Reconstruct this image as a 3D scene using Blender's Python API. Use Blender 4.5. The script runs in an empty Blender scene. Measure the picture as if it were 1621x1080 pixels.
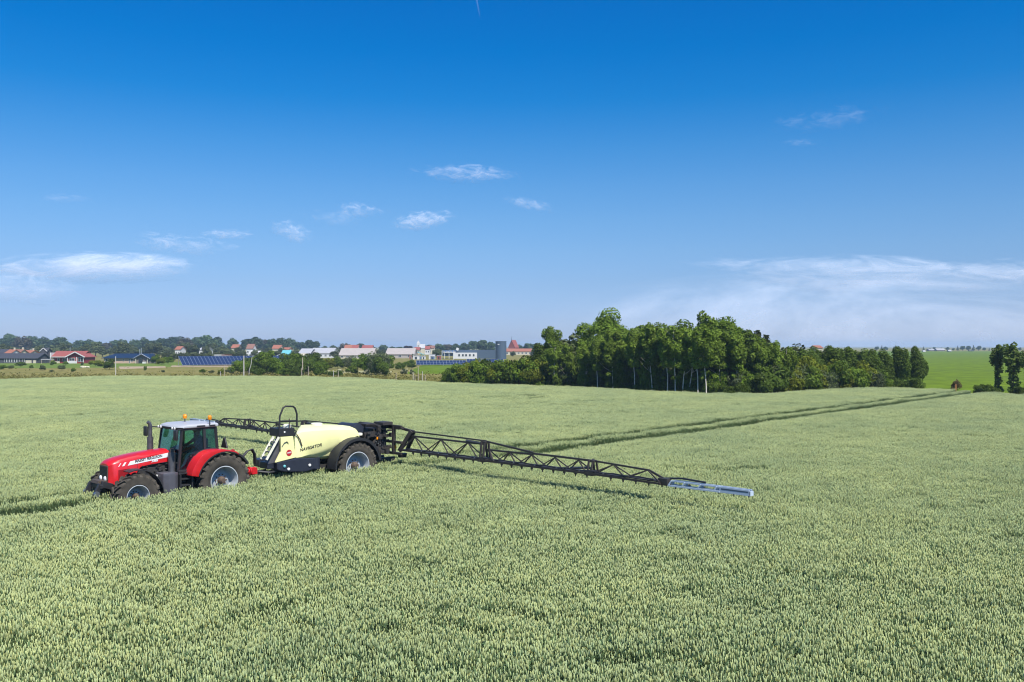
import bpy, bmesh, math, random
import numpy as np
from mathutils import Vector, Matrix

R = math.radians
SC = bpy.context.scene
C = SC.collection

# ------------------------------------------------------------------ camera, sky, sun, exposure
F_PX, EYE, CX, HOR = 1445.0, 5.5, 810.5, 548.0
cam = bpy.data.cameras.new('camera'); camo = bpy.data.objects.new('camera', cam); C.objects.link(camo)
camo.location = (0, 0, EYE); camo.rotation_euler = (R(90), 0, 0)
cam.sensor_width = 36; cam.lens = 36 * F_PX / 1621; cam.shift_y = 8 / 1621
cam.clip_start = 0.5; cam.clip_end = 20000
SC.camera = camo

SUN_EL, SUN_AZ = R(54), math.atan2(.53, -.848)
world = bpy.data.worlds.new('World'); SC.world = world; world.use_nodes = True
wn = world.node_tree.nodes; wl = world.node_tree.links
bgn = wn['Background']
sky = wn.new('ShaderNodeTexSky'); sky.sky_type = 'NISHITA'; sky.sun_disc = False
sky.sun_elevation = SUN_EL; sky.sun_rotation = SUN_AZ
sky.altitude = 0; sky.air_density = 1.0; sky.dust_density = 0.3; sky.ozone_density = 3.0
# the deep, saturated blue of this clear sky: one even grade by elevation, the same all round
wtc = wn.new('ShaderNodeTexCoord'); wsep = wn.new('ShaderNodeSeparateXYZ'); wl.new(wtc.outputs['Generated'], wsep.inputs[0])
wcr = wn.new('ShaderNodeValToRGB'); wl.new(wsep.outputs['Z'], wcr.inputs[0])
WST = [(p_, tuple(x_ * (.84, .85, .87)[i_] for i_, x_ in enumerate(c_))) for p_, c_ in [(0, (.40, .49, .86)), (.033, (.395, .495, .83)), (.068, (.394, .503, .75)), (.102, (.395, .545, .76)), (.136, (.365, .570, .781)), (.17, (.305, .575, .807)), (.21, (.195, .556, .832)), (.26, (.05, .506, .856)), (.308, (.01, .477, .885)), (.36, (.01, .456, .90))]]
while len(wcr.color_ramp.elements) < len(WST): wcr.color_ramp.elements.new(.5)
for e_, (p_, c_) in zip(wcr.color_ramp.elements, WST): e_.position = p_; e_.color = (*c_, 1)
wmx = wn.new('ShaderNodeMix'); wmx.data_type = 'RGBA'; wmx.blend_type = 'MULTIPLY'; wmx.inputs['Factor'].default_value = 1
wl.new(sky.outputs[0], wmx.inputs['A']); wl.new(wcr.outputs[0], wmx.inputs['B']); wl.new(wmx.outputs['Result'], bgn.inputs['Color'])
bgn.inputs['Strength'].default_value = 0.115
sun = bpy.data.lights.new('sun', 'SUN'); suno = bpy.data.objects.new('sun', sun); C.objects.link(suno)
sun.energy = 4.6; sun.angle = R(.53); sun.color = (1, .95, .87)
sd = Vector((math.sin(SUN_AZ) * math.cos(SUN_EL), math.cos(SUN_AZ) * math.cos(SUN_EL), math.sin(SUN_EL)))
suno.rotation_euler = sd.to_track_quat('Z', 'Y').to_euler(); suno.location = sd * 60
vs = SC.view_settings; vs.view_transform = 'Standard'; vs.look = 'None'; vs.gamma = 1; vs.use_curve_mapping = False
vs.exposure = 0.65
SC.cycles.max_bounces = 6; SC.cycles.transparent_max_bounces = 12; SC.cycles.volume_bounces = 0
SC.cycles.use_denoising = True; SC.cycles.filter_width = 1.1

# ------------------------------------------------------------------ helpers
def P(px, d, z=0.0): return Vector(((px - CX) / F_PX * d, d, z))
def ZY(py, d): return EYE - (py - HOR) / F_PX * d

def lin(h):
    h = h.lstrip('#'); c = [int(h[i:i + 2], 16) / 255 for i in (0, 2, 4)]
    return tuple(((x + .055) / 1.055) ** 2.4 if x > .04045 else x / 12.92 for x in c)

def mat(name, col, rough=.6, metal=0., var=.12, scale=6., bump=0., coat=0., space='Object', spec=.5):
    m = bpy.data.materials.new(name); m.use_nodes = True
    nt = m.node_tree; b = nt.nodes['Principled BSDF']
    b.inputs['Roughness'].default_value = rough; b.inputs['Metallic'].default_value = metal
    b.inputs['Specular IOR Level'].default_value = spec
    if coat: b.inputs['Coat Weight'].default_value = coat; b.inputs['Coat Roughness'].default_value = .08
    tc = nt.nodes.new('ShaderNodeTexCoord')
    n = nt.nodes.new('ShaderNodeTexNoise'); n.inputs['Scale'].default_value = scale; n.inputs['Detail'].default_value = 6
    nt.links.new(tc.outputs[space], n.inputs['Vector'])
    mr = nt.nodes.new('ShaderNodeMapRange'); mr.inputs['From Min'].default_value = .25; mr.inputs['From Max'].default_value = .75
    mr.inputs['To Min'].default_value = 1 - var; mr.inputs['To Max'].default_value = 1 + var
    nt.links.new(n.outputs['Fac'], mr.inputs['Value'])
    mx = nt.nodes.new('ShaderNodeMix'); mx.data_type = 'RGBA'; mx.blend_type = 'MULTIPLY'; mx.inputs['Factor'].default_value = 1
    mx.inputs['A'].default_value = (*col[:3], 1)
    nt.links.new(mr.outputs[0], mx.inputs['B']); nt.links.new(mx.outputs['Result'], b.inputs['Base Color'])
    if bump:
        bp = nt.nodes.new('ShaderNodeBump'); bp.inputs['Strength'].default_value = bump; bp.inputs['Distance'].default_value = .02
        nt.links.new(n.outputs['Fac'], bp.inputs['Height']); nt.links.new(bp.outputs[0], b.inputs['Normal'])
    return m

def leaf_mat(name, tint=(1, 1, 1), trans=.3, rand=.22, rough=.55, noise_scale=0.0, noise_amt=0.0, spec=.35):
    """Leaf colour = the leaf's own colour attribute, varied plant by plant."""
    m = bpy.data.materials.new(name); m.use_nodes = True
    nt = m.node_tree; b = nt.nodes['Principled BSDF']; out = nt.nodes['Material Output']
    b.inputs['Roughness'].default_value = rough; b.inputs['Specular IOR Level'].default_value = spec
    at = nt.nodes.new('ShaderNodeAttribute'); at.attribute_name = 'Col'
    oi = nt.nodes.new('ShaderNodeObjectInfo')
    mr = nt.nodes.new('ShaderNodeMapRange'); mr.inputs['To Min'].default_value = 1 - rand; mr.inputs['To Max'].default_value = 1 + rand
    nt.links.new(oi.outputs['Random'], mr.inputs['Value'])
    mx = nt.nodes.new('ShaderNodeMix'); mx.data_type = 'RGBA'; mx.blend_type = 'MULTIPLY'; mx.inputs['Factor'].default_value = 1
    nt.links.new(at.outputs['Color'], mx.inputs['A']); nt.links.new(mr.outputs[0], mx.inputs['B'])
    mx2 = nt.nodes.new('ShaderNodeMix'); mx2.data_type = 'RGBA'; mx2.blend_type = 'MULTIPLY'; mx2.inputs['Factor'].default_value = 1
    nt.links.new(mx.outputs['Result'], mx2.inputs['A']); mx2.inputs['B'].default_value = (*tint, 1)
    res = mx2.outputs['Result']
    if noise_amt:
        geo = nt.nodes.new('ShaderNodeNewGeometry')
        n = nt.nodes.new('ShaderNodeTexNoise'); n.inputs['Scale'].default_value = noise_scale; n.inputs['Detail'].default_value = 5
        n.inputs['Roughness'].default_value = .65
        nt.links.new(geo.outputs['Position'], n.inputs['Vector'])
        cr = nt.nodes.new('ShaderNodeValToRGB')
        cr.color_ramp.elements[0].position = .32; cr.color_ramp.elements[1].position = .68
        a = noise_amt
        cr.color_ramp.elements[0].color = (1 - a * 1.1, 1 - a * .8, 1 - a * .7, 1)
        cr.color_ramp.elements[1].color = (1 + a, 1 + a * .75, 1 + a * .2, 1)
        nt.links.new(n.outputs['Fac'], cr.inputs['Fac'])
        mx3 = nt.nodes.new('ShaderNodeMix'); mx3.data_type = 'RGBA'; mx3.blend_type = 'MULTIPLY'; mx3.inputs['Factor'].default_value = 1
        nt.links.new(res, mx3.inputs['A']); nt.links.new(cr.outputs[0], mx3.inputs['B']); res = mx3.outputs['Result']
    nt.links.new(res, b.inputs['Base Color'])
    if trans:
        tr = nt.nodes.new('ShaderNodeBsdfTranslucent'); nt.links.new(res, tr.inputs['Color'])
        ms = nt.nodes.new('ShaderNodeMixShader'); ms.inputs[0].default_value = trans
        nt.links.new(b.outputs[0], ms.inputs[1]); nt.links.new(tr.outputs[0], ms.inputs[2]); nt.links.new(ms.outputs[0], out.inputs['Surface'])
    return m

def glass_mat(name, tint, gloss=.12):
    m = bpy.data.materials.new(name); m.use_nodes = True; nt = m.node_tree; nt.nodes.clear()
    out = nt.nodes.new('ShaderNodeOutputMaterial'); tr = nt.nodes.new('ShaderNodeBsdfTransparent'); gl = nt.nodes.new('ShaderNodeBsdfGlossy')
    tr.inputs[0].default_value = (*tint, 1); gl.inputs['Roughness'].default_value = .03
    fr = nt.nodes.new('ShaderNodeLayerWeight'); fr.inputs['Blend'].default_value = .12
    ad = nt.nodes.new('ShaderNodeMath'); ad.inputs[1].default_value = gloss * .4; nt.links.new(fr.outputs['Fresnel'], ad.inputs[0]); ad.operation = 'MULTIPLY_ADD'; ad.inputs[1].default_value = .6; ad.inputs[2].default_value = gloss * .3
    ms = nt.nodes.new('ShaderNodeMixShader'); nt.links.new(ad.outputs[0], ms.inputs[0])
    nt.links.new(tr.outputs[0], ms.inputs[1]); nt.links.new(gl.outputs[0], ms.inputs[2]); nt.links.new(ms.outputs[0], out.inputs[0])
    return m

class MB:
    """Collects shapes, links them as ONE mesh object."""
    def __init__(s): s.v = []; s.f = []; s.m = []
    def add(s, vs_, fs, mi=0):
        o = len(s.v); s.v += [tuple(p) for p in vs_]; s.f += [tuple(i + o for i in f) for f in fs]; s.m += [mi] * len(fs); return s
    def box(s, c, d, rot=None, mi=0):
        x, y, z = (k / 2 for k in d)
        pts = [Vector((a * x, b * y, e * z)) for a in (-1, 1) for b in (-1, 1) for e in (-1, 1)]
        if rot is not None: pts = [rot @ p for p in pts]
        return s.add([p + Vector(c) for p in pts], [(0, 1, 3, 2), (4, 6, 7, 5), (0, 4, 5, 1), (2, 3, 7, 6), (0, 2, 6, 4), (1, 5, 7, 3)], mi)
    def bx(s, x0, x1, y0, y1, z0, z1, mi=0):
        return s.box(((x0 + x1) / 2, (y0 + y1) / 2, (z0 + z1) / 2), (abs(x1 - x0), abs(y1 - y0), abs(z1 - z0)), None, mi)
    def bar(s, p, q, w, h=None, mi=0):
        p = Vector(p); q = Vector(q); d = q - p
        rot = d.to_track_quat('X', 'Z').to_matrix()
        return s.box((p + q) / 2, (d.length, w, h or w), rot, mi)
    def tube(s, pts, r, n=8, mi=0):
        pts = [Vector(p) for p in pts]; rs = r if isinstance(r, (list, tuple)) else [r] * len(pts)
        vs_, fs = [], []
        for i, p in enumerate(pts):
            t = (pts[min(i + 1, len(pts) - 1)] - pts[max(i - 1, 0)]).normalized()
            a = t.orthogonal().normalized() if i == 0 else (a - t * a.dot(t)).normalized()
            b = t.cross(a)
            for k in range(n):
                w = 2 * math.pi * k / n; vs_.append(p + (a * math.cos(w) + b * math.sin(w)) * rs[i])
        for i in range(len(pts) - 1):
            for k in range(n):
                k2 = (k + 1) % n; fs.append((i * n + k, i * n + k2, (i + 1) * n + k2, (i + 1) * n + k))
        fs.append(tuple(range(n))[::-1]); fs.append(tuple(range((len(pts) - 1) * n, len(pts) * n)))
        return s.add(vs_, fs, mi)
    def prism(s, poly, y0, y1, mi=0):
        n = len(poly); vs_ = [(x, y0, z) for x, z in poly] + [(x, y1, z) for x, z in poly]
        fs = [tuple(range(n)), tuple(range(n, 2 * n))[::-1]] + [(i, i + n, (i + 1) % n + n, (i + 1) % n) for i in range(n)]
        return s.add(vs_, fs, mi)
    def strip(s, outer, inner, y0, y1, mi=0):
        """arched band: outer and inner rows of (x,z), extruded in y."""
        n = len(outer); vs_ = []
        for y in (y0, y1): vs_ += [(x, y, z) for x, z in outer] + [(x, y, z) for x, z in inner]
        fs = []; k = 2 * n
        for i in range(n - 1):
            fs += [(i, i + 1, n + i + 1, n + i), (k + i, k + n + i, k + n + i + 1, k + i + 1), (i, k + i, k + i + 1, i + 1), (n + i, n + i + 1, k + n + i + 1, k + n + i)]
        fs += [(0, n, k + n, k), (n - 1, k + n - 1, k + 2 * n - 1, 2 * n - 1)]
        return s.add(vs_, fs, mi)
    def lathe(s, prof, n=32, c=(0, 0, 0), mi=0, axis='y'):
        vs_, fs = [], []; k = len(prof)
        for i in range(n):
            a = 2 * math.pi * i / n; ca, sa = math.cos(a), math.sin(a)
            for r, y in prof:
                p = (r * ca, y, r * sa) if axis == 'y' else (r * ca, r * sa, y)
                vs_.append((p[0] + c[0], p[1] + c[1], p[2] + c[2]))
        for i in range(n):
            j = (i + 1) % n
            for q in range(k - 1): fs.append((i * k + q, i * k + q + 1, j * k + q + 1, j * k + q))
        return s.add(vs_, fs, mi)
    def loft(s, rings, mi=0, cap=True):
        n = len(rings[0]); vs_ = [p for r in rings for p in r]; fs = []
        for i in range(len(rings) - 1):
            for k in range(n): k2 = (k + 1) % n; fs.append((i * n + k, i * n + k2, (i + 1) * n + k2, (i + 1) * n + k))
        if cap: fs.append(tuple(range(n))); fs.append(tuple(range((len(rings) - 1) * n, len(rings) * n))[::-1])
        return s.add(vs_, fs, mi)
    def build(s, name, m, parent=None, smooth=None, bevel=0., off=(0, 0, 0)):
        me = bpy.data.meshes.new(name)
        vv = s.v if off == (0, 0, 0) else [(a + off[0], b + off[1], c + off[2]) for a, b, c in s.v]
        me.from_pydata(vv, [], s.f)
        for k in (m if isinstance(m, (list, tuple)) else [m]): me.materials.append(k)
        me.polygons.foreach_set('material_index', s.m)
        bm = bmesh.new(); bm.from_mesh(me)
        bmesh.ops.recalc_face_normals(bm, faces=bm.faces)
        if bevel:
            es = [e for e in bm.edges if len(e.link_faces) == 2 and e.calc_face_angle(0) > .5]
            bmesh.ops.bevel(bm, geom=es, offset=bevel, segments=2, affect='EDGES', profile=.6, clamp_overlap=True)
        bm.to_mesh(me); bm.free()
        if smooth is not None:
            me.shade_smooth(); me.set_sharp_from_angle(angle=R(smooth))
        o = bpy.data.objects.new(name, me); C.objects.link(o)
        if parent: o.parent = parent
        return o

def tag(o, label=None, cat=None, group=None, kind=None):
    for k, v in (('label', label), ('category', cat), ('group', group), ('kind', kind)):
        if v: o[k] = v
    return o
def empty(name, loc=(0, 0, 0), rz=0., label=None, cat=None, group=None):
    o = bpy.data.objects.new(name, None); C.objects.link(o); o.location = loc; o.rotation_euler = (0, 0, rz); o.empty_display_size = .2
    return tag(o, label, cat, group)
def link_mesh(name, me, parent=None):
    o = bpy.data.objects.new(name, me); C.objects.link(o)
    if parent: o.parent = parent
    return o
def text_mesh(name, body, m, parent, origin, ux, uz, size, bold=.0, shear=0., stretch=1., depth=.004, align='LEFT'):
    """Lettering: u runs along ux, v along uz, starting at origin."""
    cu = bpy.data.curves.new(name, 'FONT'); cu.body = body; cu.size = size; cu.offset = bold; cu.shear = shear; cu.extrude = depth
    cu.align_x = align; cu.resolution_u = 3
    t = bpy.data.objects.new(name, cu); C.objects.link(t)
    dg = bpy.context.evaluated_depsgraph_get(); me = bpy.data.meshes.new_from_object(t.evaluated_get(dg))
    bpy.data.objects.remove(t); bpy.data.curves.remove(cu)
    ux = Vector(ux).normalized(); uz = Vector(uz).normalized(); un = ux.cross(uz)
    for v in me.vertices: v.co = Vector(origin) + ux * (v.co.x * stretch) + uz * v.co.y + un * v.co.z
    me.name = name; me.materials.clear(); me.materials.append(m)
    return link_mesh(name, me, parent)

# ------------------------------------------------------------------ rig frame (tractor rear axle)
A46 = R(46)
FW = Vector((-math.cos(A46), -math.sin(A46), 0)); LF = Vector((math.sin(A46), -math.cos(A46), 0))
O0 = Vector((-10.65, 31.93, 0)); RIG_RZ = R(226)
def rig(x, y, z=0): return O0 + FW * x + LF * y + Vector((0, 0, z))

# ------------------------------------------------------------------ ground
def noise_ground(name, cols, scale, detail_scale, bump=.3):
    m = bpy.data.materials.new(name); m.use_nodes = True; nt = m.node_tree; b = nt.nodes['Principled BSDF']
    b.inputs['Roughness'].default_value = .95; b.inputs['Specular IOR Level'].default_value = .1
    g = nt.nodes.new('ShaderNodeNewGeometry')
    n = nt.nodes.new('ShaderNodeTexNoise'); n.inputs['Scale'].default_value = scale; n.inputs['Detail'].default_value = 8; n.inputs['Roughness'].default_value = .65
    n2 = nt.nodes.new('ShaderNodeTexNoise'); n2.inputs['Scale'].default_value = detail_scale; n2.inputs['Detail'].default_value = 6
    nt.links.new(g.outputs['Position'], n.inputs['Vector']); nt.links.new(g.outputs['Position'], n2.inputs['Vector'])
    cr = nt.nodes.new('ShaderNodeValToRGB'); els = cr.color_ramp.elements
    while len(els) < len(cols): els.new(.5)
    for i, c in enumerate(cols): els[i].position = .3 + .4 * i / max(1, len(cols) - 1); els[i].color = (*c, 1)
    nt.links.new(n.outputs['Fac'], cr.inputs['Fac'])
    mr = nt.nodes.new('ShaderNodeMapRange'); mr.inputs['From Min'].default_value = .3; mr.inputs['From Max'].default_value = .7
    mr.inputs['To Min'].default_value = .65; mr.inputs['To Max'].default_value = 1.35; nt.links.new(n2.outputs['Fac'], mr.inputs['Value'])
    mx = nt.nodes.new('ShaderNodeMix'); mx.data_type = 'RGBA'; mx.blend_type = 'MULTIPLY'; mx.inputs['Factor'].default_value = 1
    nt.links.new(cr.outputs[0], mx.inputs['A']); nt.links.new(mr.outputs[0], mx.inputs['B']); nt.links.new(mx.outputs['Result'], b.inputs['Base Color'])
    if bump:
        bp = nt.nodes.new('ShaderNodeBump'); bp.inputs['Strength'].default_value = bump; bp.inputs['Distance'].default_value = .2
        nt.links.new(n2.outputs['Fac'], bp.inputs['Height']); nt.links.new(bp.outputs[0], b.inputs['Normal'])
    return m
M_meadow = noise_ground('meadow_grass', [(.10, .115, .024), (.19, .165, .05), (.13, .135, .03)], .03, .8)
M_soil = noise_ground('field_soil', [(.035, .045, .018), (.06, .06, .03)], .3, 4)
M_green = noise_ground('young_crop', [(.078, .130, .003), (.100, .152, .004), (.085, .132, .010)], .015, .3, .15)
M_lawn = noise_ground('lawn_grass', [(.09, .15, .02), (.13, .17, .03)], .05, .9)
M_sand = noise_ground('bare_soil', [(.30, .23, .15), (.36, .28, .2)], .2, 2)
M_pale = noise_ground('dry_grass', [(.25, .25, .12), (.33, .31, .17)], .2, 2)

def sheet(name, poly, z, m):
    me = bpy.data.meshes.new(name); me.from_pydata([(x, y, z) for x, y in poly], [], [tuple(range(len(poly)))]); me.materials.append(m)
    bm = bmesh.new(); bm.from_mesh(me); bmesh.ops.recalc_face_normals(bm, faces=bm.faces)
    for f in bm.faces:
        if f.normal.z < 0: f.normal_flip()
    bm.to_mesh(me); bm.free()
    o = link_mesh(name, me); o['kind'] = 'structure'; return o
sheet('ground', [(-3800, -300), (3800, -300), (3800, 4000), (-3800, 4000)], 0, M_meadow)

# field edge in the photograph -> depth of the crop top (0.8 m)
EDGE_PX = [(-700, 595), (0, 595), (400, 595), (480, 596), (560, 598), (640, 602), (690, 605), (780, 608.5), (850, 610.5), (900, 612), (960, 615), (1010, 617.5), (1060, 620),
           (1100, 621.5), (1160, 623), (1210, 622.5), (1250, 620), (1290, 617), (1330, 614.5), (1370, 613.5), (1410, 613.5), (1480, 615.5), (1560, 620.5), (1621, 624), (2300, 650)]
def edge_d(px):
    for (a, ya), (b, yb) in zip(EDGE_PX, EDGE_PX[1:]):
        if a <= px <= b: y = ya + (yb - ya) * (px - a) / (b - a); break
    else: y = 595 if px < 0 else 650
    return 4.72 * F_PX / (y - HOR)
edge_poly = [(P(px, edge_d(px)).x, edge_d(px)) for px in range(-700, 2301, 20)]
field_poly = edge_poly + [(90, 4), (60, -40), (-60, -40), (-160, 4)]
sheet('wheat_field_soil', field_poly, .004, M_soil)
# other ground patches
def patch(name, pts, z, m): return sheet(name, [tuple(P(px, 7947. / (py - HOR)).xy) for px, py in pts], z, m)
patch('far_green_field', [(1362, 622), (1362, 590), (1370, 556.2), (2100, 556.2), (2100, 622)], .004, M_green)
patch('house_lawn', [(60, 583), (-60, 583), (-60, 573), (330, 573), (310, 581), (200, 582)], .004, M_lawn)
patch('bare_soil_strip', [(190, 584.5), (188, 580.5), (262, 580), (262, 582)], .008, M_sand)
patch('green_pasture', [(640, 592), (670, 577.5), (760, 577.5), (760, 592)], .004, M_green)
patch('dry_grass_strip', [(505, 590), (505, 586.5), (620, 587.5), (620, 590.5)], .008, M_pale)
patch('gravel_strip', [(270, 581), (272, 578.8), (372, 578.8), (380, 581)], .008, M_sand)

# ------------------------------------------------------------------ wheat
def wheat_tile(seed, n=185, size=.6):
    rng = random.Random(seed); V, Fc, Cc = [], [], []
    def add(vs_, fs, col):
        o = len(V); V.extend(vs_); Fc.extend([tuple(i + o for i in f) for f in fs]); Cc.extend([col] * len(vs_))
    for _ in range(n):
        x, y = (rng.random() - .5) * size, (rng.random() - .5) * size
        h = rng.gauss(.69, .05); ln = rng.uniform(.062, .092); w = rng.uniform(.007, .0098)
        a = rng.random() * 6.283; tl = abs(rng.gauss(0, .09)); dx, dy = math.cos(a) * tl, math.sin(a) * tl
        t = rng.random(); k = rng.uniform(.88, 1.10)
        ear = ((.435 + .07 * t) * k, (.525 + .02 * t) * k, (.278 - .05 * t) * k, 1)
        stem = (.18 * k, .25 * k, .10 * k, 1)
        k2 = rng.uniform(.6, 1.2); lf = (.105 * k2, .175 * k2, .075 * k2, 1)
        if rng.random() < .05: lf = (.26, .24, .06, 1)
        b = Vector((x, y, 0)); top = Vector((x + dx * .3, y + dy * .3, h))
        r = .0035
        s3 = [(math.cos(q) * r, math.sin(q) * r) for q in (0, 2.09, 4.19)]
        add([b + Vector((p[0], p[1], .25)) for p in s3] + [top + Vector((p[0], p[1], 0)) for p in s3], [(0, 1, 4, 3), (1, 2, 5, 4), (2, 0, 3, 5)], stem)
        ax = Vector((dx, dy, 1)).normalized(); u = ax.orthogonal().normalized(); v = ax.cross(u)
        ph = rng.random() * 1.57; u, v = u * math.cos(ph) + v * math.sin(ph), v * math.cos(ph) - u * math.sin(ph)
        vs_ = [top]
        for f_, rr in ((.15, .8), (.5, 1.), (.82, .75)):
            c = top + ax * ln * f_
            vs_ += [c + u * w * rr * 1.25, c + v * w * rr, c - u * w * rr * 1.25, c - v * w * rr]
        vs_.append(top + ax * ln)
        fs = [(0, 2, 1), (0, 3, 2), (0, 4, 3), (0, 1, 4)]
        for q in (1, 5): fs += [(q + i, q + (i + 1) % 4, q + 4 + (i + 1) % 4, q + 4 + i) for i in range(4)]
        fs += [(9 + i, 9 + (i + 1) % 4, 13) for i in range(4)]
        add(vs_, fs, ear)
        for hz, L in ((h - rng.uniform(.06, .14), rng.uniform(.14, .22)), (h - rng.uniform(.2, .34), rng.uniform(.18, .26))):
            a2 = rng.random() * 6.283; o = Vector((math.cos(a2), math.sin(a2), 0)); sdv = Vector((-o.y, o.x, 0)) * rng.uniform(.006, .009)
            p0 = Vector((x, y, hz)); p1 = p0 + o * L * .45 + Vector((0, 0, L * rng.uniform(.3, .6))); p2 = p1 + o * L * .5 + Vector((0, 0, L * rng.uniform(-.45, .1)))
            add([p0 - sdv * .6, p0 + sdv * .6, p1 - sdv, p1 + sdv, p2], [(0, 1, 3, 2), (2, 3, 4)], lf)
    me = bpy.data.meshes.new('wheat_tuft'); me.from_pydata([tuple(p) for p in V], [], Fc)
    at = me.color_attributes.new('Col', 'FLOAT_COLOR', 'POINT'); at.data.foreach_set('color', np.array(Cc, dtype=np.float32).ravel())
    me.materials.append(M_wheat); me.shade_smooth()
    return me
M_wheat = leaf_mat('wheat', trans=.22, rand=.07, rough=.5, noise_scale=.16, noise_amt=.14)
tile_col = bpy.data.collections.new('wheat_tufts')
for i in range(12):
    o = bpy.data.objects.new('wheat_tuft', wheat_tile(100 + i)); tile_col.objects.link(o)

def in_poly(X, Y, poly):
    ins = np.zeros(X.shape, bool); n = len(poly)
    for i in range(n):
        x0, y0 = poly[i]; x1, y1 = poly[(i + 1) % n]
        if y0 == y1: continue
        c = ((y0 > Y) != (y1 > Y)) & (X < (x1 - x0) * (Y - y0) / (y1 - y0) + x0); ins ^= c
    return ins
def seg_dist(X, Y, pts):
    d = np.full(X.shape, 1e9)
    for (ax, ay), (bx, by) in zip(pts, pts[1:]):
        vx, vy = bx - ax, by - ay; t = np.clip(((X - ax) * vx + (Y - ay) * vy) / (vx * vx + vy * vy), 0, 1)
        d = np.minimum(d, np.hypot(X - ax - t * vx, Y - ay - t * vy))
    return d
def vnoise(X, Y, scale, seed):
    r = np.random.RandomState(seed); g = r.rand(256, 256)
    x, y = X / scale + 1000, Y / scale + 1000; xi, yi = np.floor(x).astype(int), np.floor(y).astype(int); fx, fy = x - xi, y - yi
    fx, fy = fx * fx * (3 - 2 * fx), fy * fy * (3 - 2 * fy)
    q = lambda a, b: g[a % 256, b % 256]
    return (q(xi, yi) * (1 - fx) + q(xi + 1, yi) * fx) * (1 - fy) + (q(xi, yi + 1) * (1 - fx) + q(xi + 1, yi + 1) * fx) * fy

TS = .6
gi, gj = np.meshgrid(np.arange(-330, 150), np.arange(-190, 190), indexing='ij')
LX, LY = (gi + .5) * TS, (gj + .5) * TS
# the drill rows and the tramline swing slightly as they run to the far edge
tb = -LX; sm = np.clip((tb - 4) / 10, 0, 1); sm = sm * sm * (3 - 2 * sm); LYW = LY + sm * (-.045 * (tb - 27))
WX = O0.x + LX * FW.x + LYW * LF.x; WY = O0.y + LX * FW.y + LYW * LF.y
keep = in_poly(WX, WY, field_poly) & (WY > 7) & (np.abs(WX) < .60 * WY + 8)
# the rig's own tramline: two wheel tracks .6 m wide, at .6-1.2 m either side of the centre line
track = (np.abs(np.abs(LY) - .9) < .31)
side_ = np.abs(np.abs(LY) - .9)
hs = .92 + .15 * vnoise(WX, WY, 1.1, 1) + .10 * (vnoise(WX, WY, 3.7, 2) - .5) + .05 * (vnoise(WX, WY, 14, 5) - .5)
keep &= ~track
beh = np.maximum(np.clip((-LX - 8) / 6, 0, 1), .75 * np.clip((LX - 4) / 2, 0, 1))
hs *= 1 - beh * (np.where((LY > 1.2) & (LY < 1.8), .28, 0) + np.where((LY > -.6) & (LY < 0), .26, 0) + np.where((LY > 1.8) & (LY < 2.4), .1, 0))
rngn = np.random.RandomState(7)
# older tramlines and the headland turn
turn = [tuple(P(px, 4.72 * F_PX / (py - HOR)).xy) for px, py in ((770, 628.5), (800, 627), (830, 625.3), (850, 626), (856, 628), (840, 630), (800, 631))]
side = [tuple(P(px, 4.72 * F_PX / (py - HOR)).xy) for px, py in ((925, 634), (960, 633), (985, 632.5))]
d_turn = np.minimum(seg_dist(WX, WY, turn), seg_dist(WX, WY, side))
hs *= np.where((d_turn < .9) & (rngn.rand(*WX.shape) < .75), .62, 1)
for pts in ([(-40, 642), (120, 638), (260, 633), (400, 627)], [(560, 634), (760, 638), (1000, 643)], [(150, 620), (420, 623), (700, 629)], [(1000, 640), (1180, 641), (1340, 637)]):
    line = [tuple(P(px, 4.72 * F_PX / (py - HOR)).xy) for px, py in pts]
    hs *= np.where((seg_dist(WX, WY, line) < .5) & (rngn.rand(*WX.shape) < .55), .86, 1)
# thin spots where the drill missed
thin = (vnoise(WX, WY, 2.3, 9) > .86) & (rngn.rand(*WX.shape) < .5); hs *= np.where(thin, .88, 1)
K = np.nonzero(keep); nk = len(K[0])
me = bpy.data.meshes.new('wheat_crop')
co = np.stack([WX[K], WY[K], np.zeros(nk)], 1).astype(np.float32)
me.vertices.add(nk); me.vertices.foreach_set('co', co.ravel())
a = me.attributes.new('pick', 'INT', 'POINT'); a.data.foreach_set('value', rngn.randint(0, 12, nk).astype(np.int32))
rot = np.zeros((nk, 3), np.float32); rot[:, 2] = RIG_RZ + rngn.randint(0, 4, nk) * math.pi / 2
rot[:, 0] = rngn.normal(0, .03, nk); rot[:, 1] = rngn.normal(0, .03, nk)
a = me.attributes.new('rot', 'FLOAT_VECTOR', 'POINT'); a.data.foreach_set('vector', rot.ravel())
scl = np.ones((nk, 3), np.float32); scl[:, 2] = hs[K] * rngn.uniform(.96, 1.04, nk); scl[:, 0] = scl[:, 1] = 1.06
a = me.attributes.new('scl', 'FLOAT_VECTOR', 'POINT'); a.data.foreach_set('vector', scl.ravel())
crop = link_mesh('wheat_crop', me)
tag(crop, 'pale green ripening wheat standing all over the field', 'wheat', None, 'stuff')
ng = bpy.data.node_groups.new('wheat_scatter', 'GeometryNodeTree')
ng.interface.new_socket('Geometry', in_out='INPUT', socket_type='NodeSocketGeometry'); ng.interface.new_socket('Geometry', in_out='OUTPUT', socket_type='NodeSocketGeometry')
gn = ng.nodes; gin, gout = gn.new('NodeGroupInput'), gn.new('NodeGroupOutput')
iop = gn.new('GeometryNodeInstanceOnPoints'); ci = gn.new('GeometryNodeCollectionInfo'); ci.inputs['Collection'].default_value = tile_col
ci.inputs['Separate Children'].default_value = True; ci.inputs['Reset Children'].default_value = True
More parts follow.
